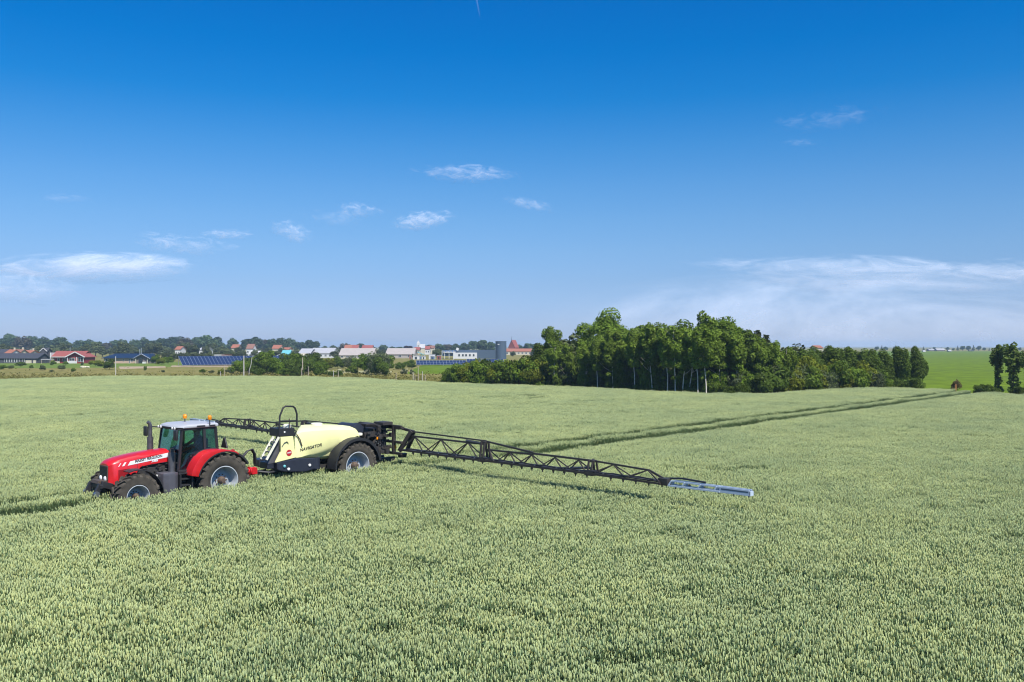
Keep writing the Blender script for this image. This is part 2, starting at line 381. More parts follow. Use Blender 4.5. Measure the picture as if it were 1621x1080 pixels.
def nattr(name, t):
    q = gn.new('GeometryNodeInputNamedAttribute'); q.data_type = t; q.inputs['Name'].default_value = name
    return [s_ for s_ in q.outputs if s_.enabled and s_.name == 'Attribute'][0]
e2r = gn.new('FunctionNodeEulerToRotation')
ng.links.new(nattr('rot', 'FLOAT_VECTOR'), e2r.inputs[0]); ng.links.new(e2r.outputs[0], iop.inputs['Rotation'])
ng.links.new(nattr('scl', 'FLOAT_VECTOR'), iop.inputs['Scale']); ng.links.new(nattr('pick', 'INT'), iop.inputs['Instance Index'])
iop.inputs['Pick Instance'].default_value = True
ng.links.new(gin.outputs[0], iop.inputs['Points']); ng.links.new(ci.outputs[0], iop.inputs['Instance']); ng.links.new(iop.outputs[0], gout.inputs[0])
md = crop.modifiers.new('scatter', 'NODES'); md.node_group = ng
print('wheat tiles', nk)

# ------------------------------------------------------------------ trees and shrubs
def leaves_mesh(name, blobs, n, size, cols, seed, m, droop=0.):
    """Leaf clumps on the shells of many overlapping boughs; blobs = [(centre, radii)]."""
    r = np.random.RandomState(seed)
    w = np.array([b[1][0] * b[1][2] for b in blobs]); w = w / w.sum()
    bi = r.choice(len(blobs), n, p=w)
    c = np.array([b[0] for b in blobs])[bi]; rad = np.array([b[1] for b in blobs])[bi]
    d = r.normal(size=(n, 3)); d /= np.linalg.norm(d, axis=1)[:, None]
    p = c + d * rad * (r.uniform(.45, 1.08, (n, 1)) ** .6)
    p[:, 2] = np.maximum(p[:, 2], .05)
    nrm = d + r.normal(0, .55, (n, 3)); nrm[:, 2] += .45; nrm[:, 1] -= .2; nrm /= np.linalg.norm(nrm, axis=1)[:, None]
    a = np.cross(nrm, r.normal(size=(n, 3))); a /= np.linalg.norm(a, axis=1)[:, None]; a[:, 2] -= droop; b = np.cross(nrm, a)
    s = size * r.uniform(.6, 1.35, (n, 1))
    q = np.stack([p - a * s, p + b * s * .55 + nrm * s * .12, p + a * s, p - b * s * .55 + nrm * s * .12], 1).reshape(-1, 3)
    idx = np.arange(n)[:, None] * 4
    f = np.concatenate([idx + np.array([[0, 1, 2]]), idx + np.array([[0, 2, 3]])], 0)
    me = bpy.data.meshes.new(name)
    me.vertices.add(4 * n); me.vertices.foreach_set('co', q.ravel())
    me.loops.add(f.size); me.loops.foreach_set('vertex_index', f.ravel().astype(np.int32))
    me.polygons.add(len(f)); me.polygons.foreach_set('loop_start', np.arange(0, f.size, 3, dtype=np.int32))
    me.update(calc_edges=True); me.validate()
    blobt = r.uniform(.84, 1.16, len(blobs)); cols = np.array(cols)
    t = r.rand(n, 1); col = cols[0] * (1 - t) + cols[1] * t; col = col * blobt[bi][:, None] * r.uniform(.8, 1.2, (n, 1))
    col = np.concatenate([col, np.ones((n, 1))], 1)
    at = me.color_attributes.new('Col', 'FLOAT_COLOR', 'POINT'); at.data.foreach_set('color', np.repeat(col, 4, 0).astype(np.float32).ravel())
    me.materials.append(m); return me

def boughs(center, rad, k, rel, seed, squash=.8):
    r = random.Random(seed); out = []
    for i in range(k):
        z = r.uniform(-.75, .95); a = i * 2.4 + r.uniform(-.5, .5); q = math.sqrt(max(0, 1 - z * z)); f = r.uniform(.45, .78)
        s = rel * r.uniform(.7, 1.25)
        out.append(((center[0] + q * math.cos(a) * rad[0] * f, center[1] + q * math.sin(a) * rad[1] * f, center[2] + z * rad[2] * f),
                    (rad[0] * s, rad[1] * s, rad[2] * s * squash)))
    out.append((center, (rad[0] * .6, rad[1] * .6, rad[2] * .6)))
    return out

def trunk_mesh(name, h, r0, m, limbs, seed, lean=.25, zlimb=.4, r_top=.25, reach=1.6):
    rg = random.Random(seed); mb = MB(); pts = [Vector((0, 0, -.1))]
    dx, dy = rg.uniform(-lean, lean), rg.uniform(-lean, lean)
    for i in range(1, 7):
        t = i / 6; pts.append(Vector((dx * t * t + rg.uniform(-.05, .05), dy * t * t + rg.uniform(-.05, .05), h * t)))
    mb.tube(pts, [r0 * (1.25 if i == 0 else 1 - (1 - r_top) * i / 6) for i in range(7)], 7)
    for i in range(limbs):
        t = rg.uniform(zlimb, .92); k = min(5, int(t * 6)); p = pts[k].lerp(pts[k + 1], t * 6 - k); a = rg.random() * 6.28; L = reach * rg.uniform(.6, 1.1) * (1.15 - t * .6)
        q = p + Vector((math.cos(a) * L * .55, math.sin(a) * L * .55, L * .35)); q2 = p + Vector((math.cos(a) * L, math.sin(a) * L, L * .85))
        mb.tube([p, q, q2], [r0 * .42 * (1.1 - t * .6), r0 * .25, r0 * .08], 5)
    o = mb.build(name, m, None, smooth=60); me = o.data; bpy.data.objects.remove(o); return me

def birch_bark():
    m = mat('birch_bark', (.5, .45, .36), .7, var=.15, scale=3); nt = m.node_tree; b = nt.nodes['Principled BSDF']
    tc = nt.nodes.new('ShaderNodeTexCoord'); mp = nt.nodes.new('ShaderNodeMapping'); mp.inputs['Scale'].default_value = (3, 3, 7)
    n = nt.nodes.new('ShaderNodeTexNoise'); n.inputs['Scale'].default_value = 1.2; n.inputs['Detail'].default_value = 3
    nt.links.new(tc.outputs['Object'], mp.inputs[0]); nt.links.new(mp.outputs[0], n.inputs['Vector'])
    cr = nt.nodes.new('ShaderNodeValToRGB'); cr.color_ramp.elements[0].position = .36; cr.color_ramp.elements[1].position = .44
    cr.color_ramp.elements[0].color = (.06, .05, .04, 1); cr.color_ramp.elements[1].color = (.62, .56, .45, 1)
    nt.links.new(n.outputs['Fac'], cr.inputs[0]); nt.links.new(cr.outputs[0], b.inputs['Base Color']); return m
M_birch = birch_bark()
M_bark = mat('bark', (.10, .08, .055), .9, var=.3, scale=4, bump=.4)
M_greybark = mat('pale_bark', (.34, .30, .24), .85, var=.3, scale=4)
M_leaf = leaf_mat('leaves', trans=.42, rand=.2, spec=.12)
M_far = leaf_mat('far_leaves', trans=.12, rand=.25)

G_mid = [(.085, .155, .010), (.155, .220, .026)]; G_birch = [(.115, .178, .018), (.18, .255, .034)]; G_dark = [(.062, .106, .012), (.110, .160, .022)]
G_yel = [(.10, .135, .010), (.18, .20, .018)]; G_far = [(.030, .062, .020), (.060, .100, .028)]; G_grey = [(.07, .095, .04), (.115, .14, .06)]
G_brown = [(.10, .075, .03), (.16, .12, .05)]; G_purple = [(.03, .022, .03), (.05, .035, .04)]; G_flower = [(.55, .52, .30), (.75, .72, .48)]
G_olive = [(.055, .075, .022), (.095, .115, .034)]; G_copper = [(.05, .045, .02), (.085, .07, .03)]

PROTO = {}
def proto(kind, crown, trunk): PROTO.setdefault(kind, []).append((crown, trunk))
for k in range(4):   # nominal 9 m birch
    bl = boughs((0, 0, 6.4), (1.5, 1.5, 2.7), 16, .34, 10 + k) + boughs((0, 0, 4.3), (1.3, 1.3, .9), 3, .28, 50 + k) + boughs((0, 0, 2.9), (1.1, 1.1, 1.0), 3, .22, 55 + k)[:3]
    proto('birch', leaves_mesh('crown', bl, 5200, .135, G_birch, 20 + k, M_leaf, .35), trunk_mesh('trunk', 8.4, .072, M_birch, 7, k, .9, .35))
for k in range(3):   # nominal 10 m broad oak, maple
    bl = boughs((0, 0, 6.2), (3.1, 3.0, 3.6), 24, .32, 30 + k)
    proto('oak', leaves_mesh('crown', bl, 9000, .165, G_mid, 40 + k, M_leaf), trunk_mesh('trunk', 8.5, .2, M_bark, 9, 10 + k, .5, .25, reach=2.6))
for k in range(3):   # nominal 8 m dark dense tree reaching low
    bl = boughs((0, 0, 4.2), (2.2, 2.2, 3.9), 22, .34, 60 + k)
    proto('dense', leaves_mesh('crown', bl, 8500, .16, G_dark, 70 + k, M_leaf), trunk_mesh('trunk', 7, .16, M_bark, 8, 20 + k, .3, .2, reach=1.8))
for k in range(3):   # nominal 3 m shrub
    bl = boughs((0, 0, 1.4), (1.9, 1.7, 1.45), 14, .38, 80 + k)
    proto('shrub', leaves_mesh('crown', bl, 3200, .135, G_mid, 90 + k, M_leaf), trunk_mesh('trunk', 2, .06, M_bark, 6, 30 + k, .3, .1, reach=1.))
    proto('darkshrub', leaves_mesh('crown', bl, 3200, .135, G_dark, 95 + k, M_leaf), PROTO['shrub'][k][1])
    proto('yellowshrub', leaves_mesh('crown', bl, 3200, .13, G_yel, 98 + k, M_leaf), PROTO['shrub'][k][1])
    proto('greyshrub', leaves_mesh('crown', bl, 2400, .12, G_grey, 103 + k, M_leaf), PROTO['shrub'][k][1])
    bl2 = boughs((0, 0, 1.5), (1.5, 1.4, 1.4), 14, .3, 180 + k)
    proto('flowershrub', leaves_mesh('crown', bl2, 900, .2, G_grey, 190 + k, M_leaf), PROTO['shrub'][k][1])
proto('brownshrub', leaves_mesh('crown', boughs((0, 0, 1.5), (1.3, 1.2, 1.3), 12, .35, 300), 1100, .12, G_brown, 301, M_leaf), PROTO['shrub'][0][1])
for k in range(2):   # nominal 9 m narrow conifer
    bl = []
    rg = random.Random(k)
    for i in range(16):
        z = 1 + i * .52; rr = 2.3 * (1 - z / 9.5)
        for j in range(3): a = rg.random() * 6.28; bl.append(((math.cos(a) * rr * .55, math.sin(a) * rr * .55, z), (rr * .55 + .08, rr * .55 + .08, .42)))
    proto('conifer', leaves_mesh('crown', bl, 2600, .17, G_olive, 110 + k, M_leaf, .3), trunk_mesh('trunk', 8.8, .12, M_bark, 6, 40 + k, .1, .2, .15, reach=.7))
for k in range(5):   # nominal 14 m round tree for the far skyline, crown down to the ground
    bl = boughs((0, 0, 7.6), (5.0, 4.6, 6.6), 26, .33, 120 + k, .85)
    proto('round', leaves_mesh('crown', bl, 2400, .62, G_far, 130 + k, M_far), trunk_mesh('trunk', 11, .35, M_bark, 7, 50 + k, .5, .25, reach=3))
for k in range(2):
    bl = boughs((0, 0, 7.6), (5.0, 4.6, 6.6), 26, .33, 150 + k, .85)
    proto('copper', leaves_mesh('crown', bl, 2200, .62, G_copper, 160 + k, M_far), PROTO['round'][k][1])
proto('purple', leaves_mesh('crown', boughs((0, 0, 7.6), (5.0, 4.6, 6.6), 26, .33, 170, .85), 2200, .62, G_purple, 171, M_far), PROTO['round'][0][1])
for k in range(4):   # nominal 9 m mid-distance tree, fresh green
    bl = boughs((0, 0, 4.7), (3.3, 3.1, 4.3), 24, .33, 200 + k)
    proto('mid', leaves_mesh('crown', bl, 2600, .36, G_olive, 210 + k, M_far), trunk_mesh('trunk', 7, .2, M_bark, 7, 60 + k, .4, .2, reach=2))
for k in range(2):   # nominal 6.2 m slender tree with clothed trunk and open head
    bl = [((random.Random(i + k).uniform(-.15, .15), random.Random(i * 3 + k).uniform(-.15, .15), .4 + i * .42), (.42 + .15 * math.sin(i * 2.2 + k), .42 + .15 * math.sin(i * 2.2 + k), .35)) for i in range(9)] + boughs((.1, 0, 4.5), (.95, .95, 1.75), 16, .32, 230 + k)
    proto('slender', leaves_mesh('crown', bl, 1900, .15, [(.095, .150, .025), (.17, .23, .05)], 240 + k, M_leaf), trunk_mesh('trunk', 5.6, .13, M_bark, 7, 70 + k, .2, .5, reach=1.1))

NK = {}
def plant(kind, name, loc, h, nominal, label, cat='tree', group=None, wide=1., rz=None, trunk=True):
    NK[kind] = NK.get(kind, -1) + 1; pr = PROTO[kind][NK[kind] % len(PROTO[kind])]
    rg = random.Random(hash((round(loc[0], 2), round(loc[1], 2))) & 0xffff)
    r = empty(name, (loc[0], loc[1], loc[2] if len(loc) > 2 else 0), rg.random() * 6.28 if rz is None else rz, label, cat, group)
    s = h / nominal; r.scale = (s * wide, s * wide, s)
    link_mesh('crown', pr[0], r)
    if trunk: link_mesh('trunk', pr[1], r)
    return r
ORD = ['first', 'second', 'third', 'fourth', 'fifth', 'sixth', 'seventh', 'eighth', 'ninth', 'tenth', 'eleventh', 'twelfth', 'thirteenth', 'fourteenth', 'fifteenth', 'sixteenth', 'seventeenth', 'eighteenth', 'nineteenth', 'twentieth',
       'twenty-first', 'twenty-second', 'twenty-third', 'twenty-fourth', 'twenty-fifth', 'twenty-sixth', 'twenty-seventh', 'twenty-eighth', 'twenty-ninth', 'thirtieth', 'thirty-first', 'thirty-second', 'thirty-third', 'thirty-fourth']

# --- the wood: front row of white-stemmed birches
BIRCH = [(877, 540, 2.0), (898, 545, 2.6), (926, 538, 2), (946, 536, 1.2), (951, 528, 3.5), (970, 520, 1.6), (983, 522, 2.8), (1005, 518, 1.5), (1020, 516, 4), (1032, 512, 1.6), (1045, 520, 4.4), (1057, 514, 1.2), (1069, 516, 1.0), (1081, 520, 1.3), (1092, 514, 2),
         (1105, 516, 1.0), (1118, 512, .8), (1140, 520, 3), (1152, 528, 4), (1166, 522, 3.2), (1204, 535, 3.2), (1226, 540, 3.6), (1248, 543, 2.4)]
for i, (px, top, off) in enumerate(BIRCH):
    d = edge_d(px) + off
    plant('birch', 'birch_tree', P(px, d), ZY(top, d), 9, 'slim birch with a pale bare stem, %s birch from the left along the wood edge' % ORD[i], 'birch', 'birches along the edge of the wood', wide=1.12)
# --- taller trees of the wood, by skyline
WOOD = [('birch', 874, 515, 9, 'slender pointed tree rising at the left end of the wood'), ('dense', 857, 540, 7, 'dark tree at the low left shoulder of the wood'), ('mid', 893, 530, 12, 'leafy tree just right of the slender pointed tree'),
        ('mid', 912, 527, 14, 'leafy tree left of the tallest broad tree'), ('oak', 952, 487, 17, 'tallest broad-crowned tree standing out above the wood'), ('oak', 985, 508, 19, 'broad tree on the right flank of the tallest crown'),
        ('oak', 1020, 501, 18, 'round-topped dark tree in the middle of the wood skyline'), ('dense', 1045, 512, 15, 'leafy tree between the two humps of the wood skyline, left one'), ('dense', 1068, 511, 16, 'leafy tree in the low dip of the wood skyline'),
        ('oak', 1092, 505, 14, 'leafy tree just left of the tall loose birch crown'), ('birch', 1118, 492, 12, 'tall loose-crowned birch topping the right hump of the wood'), ('oak', 1145, 491, 15, 'bright leafy tree topping the right hump of the wood'),
        ('oak', 1168, 510, 13, 'leafy tree on the right slope of the tall hump'), ('dense', 1188, 518, 10, 'dark tree where the wood skyline steps down'), ('conifer', 1199, 525, 12, 'small conifer tip at the step of the wood skyline'),
        ('conifer', 1213, 532, 12, 'thin dark conifer right of the skyline step'), ('mid', 1232, 540, 9, 'low leafy tree in the right half of the wood'), ('mid', 1258, 543, 10, 'low leafy tree left of the yellow-green tree'),
        ('dense', 1288, 546, 14, 'dark low tree behind the yellow-green tree'), ('dense', 1318, 542, 9, 'dark pine-like tree near the right end of the wood'), ('dense', 1340, 546, 8, 'dark spreading tree at the right end of the wood, inner one'),
        ('dense', 1368, 549, 9, 'dark spreading tree at the right end of the wood, middle one'), ('dense', 1383, 558, 5, 'outermost dark tree at the right end of the wood')]
for k, px, top, off, lab in WOOD:
    d = edge_d(px) + off; nom = {'conifer': 9, 'oak': 10, 'dense': 8, 'birch': 9, 'mid': 9}[k]
    plant(k, {'conifer': 'conifer_tree', 'birch': 'birch_tree'}.get(k, 'broadleaf_tree'), P(px, d), ZY(top, d), nom, lab, 'tree', 'tall trees of the wood', wide={'oak': 1.2, 'conifer': 1.7}.get(k, 1.1))
# inner trees that close the wood behind the birch stems
IN = [(px, 528 if 930 < px < 1170 else 550, 6.0 + (i % 3) * 2.2) for i, px in enumerate(range(866, 1400, 19))]
for i, (px, top, off) in enumerate(IN):
    d = edge_d(px) + off
    plant('dense', 'broadleaf_tree', P(px, d), ZY(top, d), 8, 'dark tree inside the wood behind the stems, %s from the left' % ORD[i], 'tree', 'inner trees of the wood', wide=1.05)
# young trees that fill the front between the stems
for i, px in enumerate(range(884, 1180, 17)):
    d = edge_d(px) + 3.0 + (i % 3) * .9
    plant(('shrub', 'greyshrub', 'darkshrub')[i % 3], 'young_tree', P(px, d), 3.6 + 1.5 * abs(math.sin(i * 2.3)), 3, 'leafy young tree between the birch stems, %s from the left' % ORD[i], 'tree', 'young trees in the wood edge', wide=.5)
# thicket deeper in the wood
for i, px in enumerate(range(858, 1260, 14)):
    d = edge_d(px) + 9 + (i % 3) * 1.5
    plant('darkshrub', 'shrub', P(px, d), 3.2 + .5 * math.sin(i * 1.9), 3, 'dark thicket shrub deep between the birch stems, %s from the left' % ORD[i], 'shrub', 'thicket inside the wood', wide=1.1)
# understorey
US = []
for i, px in enumerate(range(706, 1400, 13)):
    k = ('shrub', 'darkshrub', 'shrub', 'yellowshrub')[i % 4] if px < 860 else ('darkshrub', 'shrub', 'darkshrub', 'greyshrub')[i % 4]
    if px > 1250: k = ('yellowshrub', 'greyshrub', 'shrub')[i % 3]
    if px < 860: top = [(700, 590), (720, 572), (740, 563), (760, 561), (780, 564), (800, 561), (820, 558), (840, 556), (860, 560)]; t = np.interp(px, [a for a, b in top], [b for a, b in top]); off = 2.5
    elif px < 1180: t = 597 + 9 * math.sin(i * 2.1); off = 2.4 + (i % 2) * 1.6
    else: t = 574 + 10 * math.sin(i * 1.7); off = 2.4 + (i % 2) * 1.2
    US.append((px, t, off, k))
for i, (px, t, off, k) in enumerate(US):
    d = edge_d(px) + off; h = max(.9, ZY(t, d))
    plant(k, 'shrub', P(px, d), h, 3, {'shrub': 'green', 'darkshrub': 'dark green', 'yellowshrub': 'yellow-green', 'greyshrub': 'grey-green'}[k] + ' shrub at the foot of the wood, %s' % (ORD[i] + ' in the row' if i < len(ORD) else ORD[len(US) - 1 - i] + ' from the right end'), 'shrub', 'shrubs at the foot of the wood', wide=1.0 if h < 2.2 else .72)
for px, top, off, k, lab in [(1262, 549, 5, 'yellowshrub', 'tall yellow-green tree-like shrub right of the last birch'), (1280, 551, 5, 'yellowshrub', 'tall yellow-green shrub left of the dark pine-like tree'), (1322, 563, 4, 'yellowshrub', 'yellow-green shrub in front of the dark pine-like tree'),
                             (750, 563, 5, 'yellowshrub', 'tall yellow-green shrub at the low left end of the wood'), (792, 566, 6, 'darkshrub', 'tall dark shrub below the blue tower'), (822, 560, 6, 'greyshrub', 'tall grey-green shrub below the orange roof'), (844, 556, 6, 'shrub', 'tall green shrub joining the wood to its low end')]:
    d = edge_d(px) + off; plant(k, 'shrub', P(px, d), ZY(top, d), 3, lab, 'shrub', 'shrubs at the foot of the wood', wide=.72)

# --- right-hand trees
for px, top, off, wd, k, lab in [(1426, 543, 9, .92, 'dense', 'bushy dark tree standing alone right of the wood, taller half of the pair'), (1452, 545, 11, .88, 'dense', 'dark tree with an open side, right half of the lone pair')]:
    d = edge_d(px) + off; plant(k, 'broadleaf_tree', P(px, d), ZY(top, d), 8, lab, 'tree', 'trees at the green field', wide=wd)
for px, top, wd, lab in [(1580, 541, .95, 'thin ivy-clad tree, slimmer of the two at the right picture edge'), (1604, 539, 1.35, 'ivy-clad tree with a wide head at the right picture edge'), (1626, 545, .8, 'ivy-clad tree cut off by the right picture edge')]:
    d = edge_d(px) + 7; plant('slender', 'ivy_clad_tree', P(px, d), ZY(top, d), 6.3, lab, 'tree', 'trees at the green field', wide=wd)
for px, top, k, lab in [(1513, 596, 'brownshrub', 'small rusty brown shrub at the edge of the green field'), (1418, 590, 'darkshrub', 'dark shrub under the taller half of the lone pair of trees'), (1446, 592, 'darkshrub', 'dark shrub under the right half of the lone pair of trees'), (1553, 604, 'darkshrub', 'low dark shrub left of the ivy-clad trees'), (1571, 606, 'darkshrub', 'low dark shrub at the foot of the thin ivy-clad tree'), (1612, 606, 'darkshrub', 'low dark shrub between the ivy-clad trees')]:
    d = edge_d(px) + 5; plant(k, 'shrub', P(px, d), max(1, ZY(top, d)), 3, lab, 'shrub', 'shrubs at the green field', wide=.8)
d = edge_d(1513) + 3
MB().tube([(0, 0, 0), (0, 0, 1.3)], .06, 8).build('marker_post', mat('orange_post', (.5, .22, .08), .7), None).location = P(1513, d)
tag(bpy.data.objects['marker_post'], 'short orange post in front of the rusty brown shrub', 'post')

# --- mid-distance shrubs and small trees between field and town
MIDS = [(381, 566, 172, 'shrub', .9), (394, 560, 185, 'darkshrub', .8), (420, 548, 178, 'shrub', .85), (437, 563, 168, 'shrub', .8), (455, 556, 182, 'darkshrub', .75), (468, 552, 186, 'shrub', .75), (484, 562, 170, 'darkshrub', .8), (497, 551, 190, 'darkshrub', .7), (508, 567, 168, 'shrub', .8),
        (520, 563, 215, 'yellowshrub', .9), (535, 562, 220, 'shrub', .9), (551, 560, 220, 'greyshrub', .9), (566, 563, 210, 'shrub', .8), (557, 577, 180, 'shrub', 1.1), (583, 556, 178, 'shrub', .75), (598, 550, 176, 'greyshrub', .8), (612, 556, 180, 'shrub', .75), (600, 562, 165, 'darkshrub', .8),
        (634, 571, 215, 'shrub', 1.1), (652, 573, 220, 'darkshrub', 1.0), (648, 568, 240, 'shrub', 1.0), (537, 584, 165, 'darkshrub', .9), (410, 577, 164, 'darkshrub', 1.0), (450, 580, 162, 'shrub', 1.2), (524, 586, 163, 'darkshrub', 1.2), (470, 579, 160, 'darkshrub', 1.1), (364, 580, 180, 'greyshrub', 1.), (350, 583, 175, 'yellowshrub', 1.2)]
for i, (px, top, d, k, wd) in enumerate(MIDS):
    plant(k, 'shrub', P(px, d), ZY(top, d) * 1.02, 3, {'shrub': 'green', 'darkshrub': 'dark', 'yellowshrub': 'yellow-green', 'greyshrub': 'grey-green'}[k] + ' bushy shrub of the scrub strip behind the field, %s from the left' % ORD[sum(q[0] < px for q in MIDS)], 'shrub', 'scrub between the field and the town', wide=wd)
M_flower = leaf_mat('flower_heads', trans=.1, rand=.1)
def flower_shrub(px, top, d, wd, lab):
    r = plant('flowershrub', 'elder_shrub', P(px, d), ZY(top, d), 3, lab, 'shrub', 'flowering elder shrubs', wide=wd)
    bl = boughs((0, 0, 1.55), (1.55, 1.45, 1.45), 14, .3, px)
    link_mesh('blossom', leaves_mesh('blossom', bl, 330, .13, G_flower, px, M_flower), r)
for a in [(538, 583, 166, 1.0, 'white-flowering elder shrub with a dark centre, leftmost of the flowering ones'), (581, 582, 168, .95, 'round white-flowering elder shrub left of the big grey-green shrub'), (609, 584, 166, .8, 'small white-flowering elder shrub right of the big grey-green shrub'),
          (640, 581, 172, 1.1, 'spreading white-flowering elder shrub by the fence posts'), (652, 584, 168, .9, 'low white-flowering elder shrub, rightmost of the flowering ones')]: flower_shrub(*a)
for px, top, d, k, wd, lab in [(173, 566, 214, 'darkshrub', 1.0, 'dark evergreen bush beside the white pole below the blue-roofed house'), (67, 576, 205, 'greyshrub', .9, 'grey bush on the rough bank below the shed'), (98, 576, 205, 'greyshrub', 1.0, 'grey-green bush on the rough bank below the red-roofed house'),
        (33, 571, 240, 'darkshrub', 1.2, 'dark bush in front of the long dark house'), (5, 576, 215, 'shrub', 1.2, 'low green bush at the left picture edge'), (18, 577, 220, 'greyshrub', 1.1, 'low grey bush beside the green one at the left picture edge'), (50, 577, 225, 'shrub', 1.0, 'round garden bush right of the dark house front'),
        (104, 571, 262, 'shrub', .9, 'clipped bush before the red wall of the red-roofed house'), (130, 572.5, 258, 'greyshrub', .8, 'purple-grey bush before the porch of the red-roofed house'), (151, 568, 250, 'yellowshrub', 1.4, 'yellow-green bush between the two main houses'), (160, 570, 245, 'yellowshrub', 1.2, 'yellow-green bush left of the dark evergreen bush'),
        (84, 569, 262, 'shrub', .9, 'garden bush left of the red-roofed house'), (246, 559, 285, 'shrub', .9, 'green bush at the right corner of the blue-roofed house'), (255, 565, 270, 'yellowshrub', 1.1, 'yellow-green bush sloping down beside the solar panels'), (266, 562, 275, 'shrub', 1.0, 'green bush touching the solar panels'),
        (230, 578, 205, 'darkshrub', .5, 'tiny upright bush on the bank below the white gable'), (116, 581, 195, 'shrub', .9, 'small bush low on the bank'), (82, 585, 190, 'greyshrub', 1.2, 'brownish low bush near the field edge'), (258, 588, 190, 'greyshrub', .9, 'greyish low bush on the bank left of the solar panels'), (320, 583, 185, 'shrub', 1.1, 'low bush before the solar panels'), (334, 585, 182, 'greyshrub', 1.2, 'low pale bush before the solar panels')]:
    plant(k, 'garden_bush', P(px, d), max(.7, ZY(top, d)), 3, lab, 'bush', 'bushes around the houses', wide=wd)

# --- far skyline
def landmark(px):
    for x, s in ((62, 'behind the long dark house'), (150, 'behind the red-roofed house'), (255, 'behind the blue-roofed house'), (385, 'behind the solar panels'), (470, 'behind the orange roofs'), (600, 'behind the pale halls'), (690, 'around the white church'), (790, 'behind the blue building'), (870, 'around the red church')):
        if px < x: return s
    return 'on the far right horizon'
SKY = [(-22, 530), (-8, 533), (6, 534), (20, 528), (36, 530), (51, 530), (66, 532), (80, 536), (95, 532), (103, 538), (125, 537), (138, 536), (153, 539), (168, 540), (183, 537), (197, 537), (213, 536), (228, 533), (242, 537), (255, 534), (268, 533), (281, 531), (293, 532), (303, 536), (313, 531), (328, 529), (340, 533), (351, 541),
       (368, 534), (392, 534), (404, 532), (418, 534), (428, 536), (445, 533), (460, 534), (475, 540), (489, 537), (500, 540), (514, 547), (527, 546), (547, 542), (558, 545), (571, 543), (590, 548), (607, 545), (622, 548), (632, 548), (680, 545), (697, 544), (709, 543), (722, 543), (736, 542), (750, 538), (764, 537), (777, 541), (793, 543), (822, 545), (838, 542), (852, 542)]
cnt = {}
for i, (px, top) in enumerate(SKY):
    d = 640 + (i * 37) % 130; lm = landmark(px); cnt[lm] = cnt.get(lm, 0) + 1
    k = 'copper' if i % 9 == 4 else 'round'
    plant(k, 'far_tree', P(px, d), ZY(top, d), 14, '%s skyline tree %s, %s from the left there' % ('brownish' if k == 'copper' else 'dark green', lm, ORD[cnt[lm] - 1]), 'tree', 'skyline trees beyond the town', wide=1.35 if ZY(top, d) > 9 else 1.7)
plant('purple', 'far_tree', P(646, 600), ZY(546, 600), 14, 'dark purple-leaved tree behind the right end of the pale halls', 'tree', 'skyline trees beyond the town', wide=2.)
MID2 = [(px, 545 + 5 * math.sin(px * .7) + (3 if px > 380 else 0), 430 + (px * 13) % 90) for px in list(range(-14, 270, 11)) + list(range(272, 345, 11)) + [354, 362, 378, 385, 403, 412, 425, 445, 468, 478, 500, 527, 533, 590, 600, 607, 634, 690, 695, 731, 760, 812, 845]]
cnt = {}
for i, (px, top, d) in enumerate(MID2):
    if px > 560: top = 553 + 2 * math.sin(px)
    elif px > 380: top = 551 + 2 * math.sin(px)
    if 40 < px < 62 or 64 < px < 76: top = 553
    lm = landmark(px); cnt[lm] = cnt.get(lm, 0) + 1
    plant('mid', 'village_tree', P(px, d), ZY(top, d), 9, 'green tree %s, below the skyline, %s from the left there' % (lm, ORD[cnt[lm] - 1]), 'tree', 'trees among the houses', wide=1.35)
for i, (px, top, d) in enumerate([(262, 557, 330), (273, 558, 335), (285, 556.5, 340), (296, 557, 330), (307, 556, 345), (319, 557.5, 330), (331, 556, 340), (344, 557, 345), (357, 556.5, 350), (368, 556, 380), (376, 555, 390), (386, 556, 380), (398, 561, 330), (409, 558, 370), (418, 555, 360), (428, 556, 380), (436, 554, 410), (445, 559, 330), (466, 556, 360), (530, 555, 390), (603, 554, 390), (655, 560, 390), (692, 553, 430)]):
    plant('mid', 'village_tree', P(px, d), ZY(top, d), 9, 'low green tree in front of the village roofs, %s from the left' % ORD[i], 'tree', 'low trees in front of the village', wide=1.6)
RH = [(1462, 549), (1472, 551), (1480, 549.5), (1490, 550), (1500, 549), (1509, 551), (1516, 547.5), (1524, 547), (1533, 547), (1541, 546.5), (1549, 547.5), (1558, 550), (1566, 551), (1576, 550), (1388, 548), (1396, 547), (1402, 548.5), (1614, 550), (1630, 550), (1646, 549)]
for i, (px, top) in enumerate(RH):
    plant('round' if i % 3 else 'conifer', 'far_tree', P(px, 1010 + (i * 29) % 60), ZY(top, 1010) , 14 if i % 3 else 9, 'tiny blue-green tree on the far edge of the green field, %s from the left' % ORD[sum(q[0] < px for q in RH)], 'tree', 'tree line beyond the green field', wide=1.5)
# rough weeds along the field's far edge
rg = np.random.RandomState(5); nw = 6000
wx = np.where(rg.rand(nw) < .22, rg.uniform(-60, 370, nw), rg.uniform(370, 720, nw)); wd_ = np.array([edge_d(x) for x in wx]) + .5 + rg.gamma(1.1, 11, nw); wd_ = np.minimum(wd_, 235)
bl = [((float((x - CX) / F_PX * d), float(d), .12), (.9, .9, float(rg.uniform(.1, .3)))) for x, d in zip(wx, wd_)]
wm = leaves_mesh('weeds', bl, 24000, .2, [(.14, .15, .03), (.26, .23, .07)], 400, M_leaf)
tag(link_mesh('weeds', wm), 'rough olive weeds and long grass behind the wheat', 'weeds', None, 'stuff')
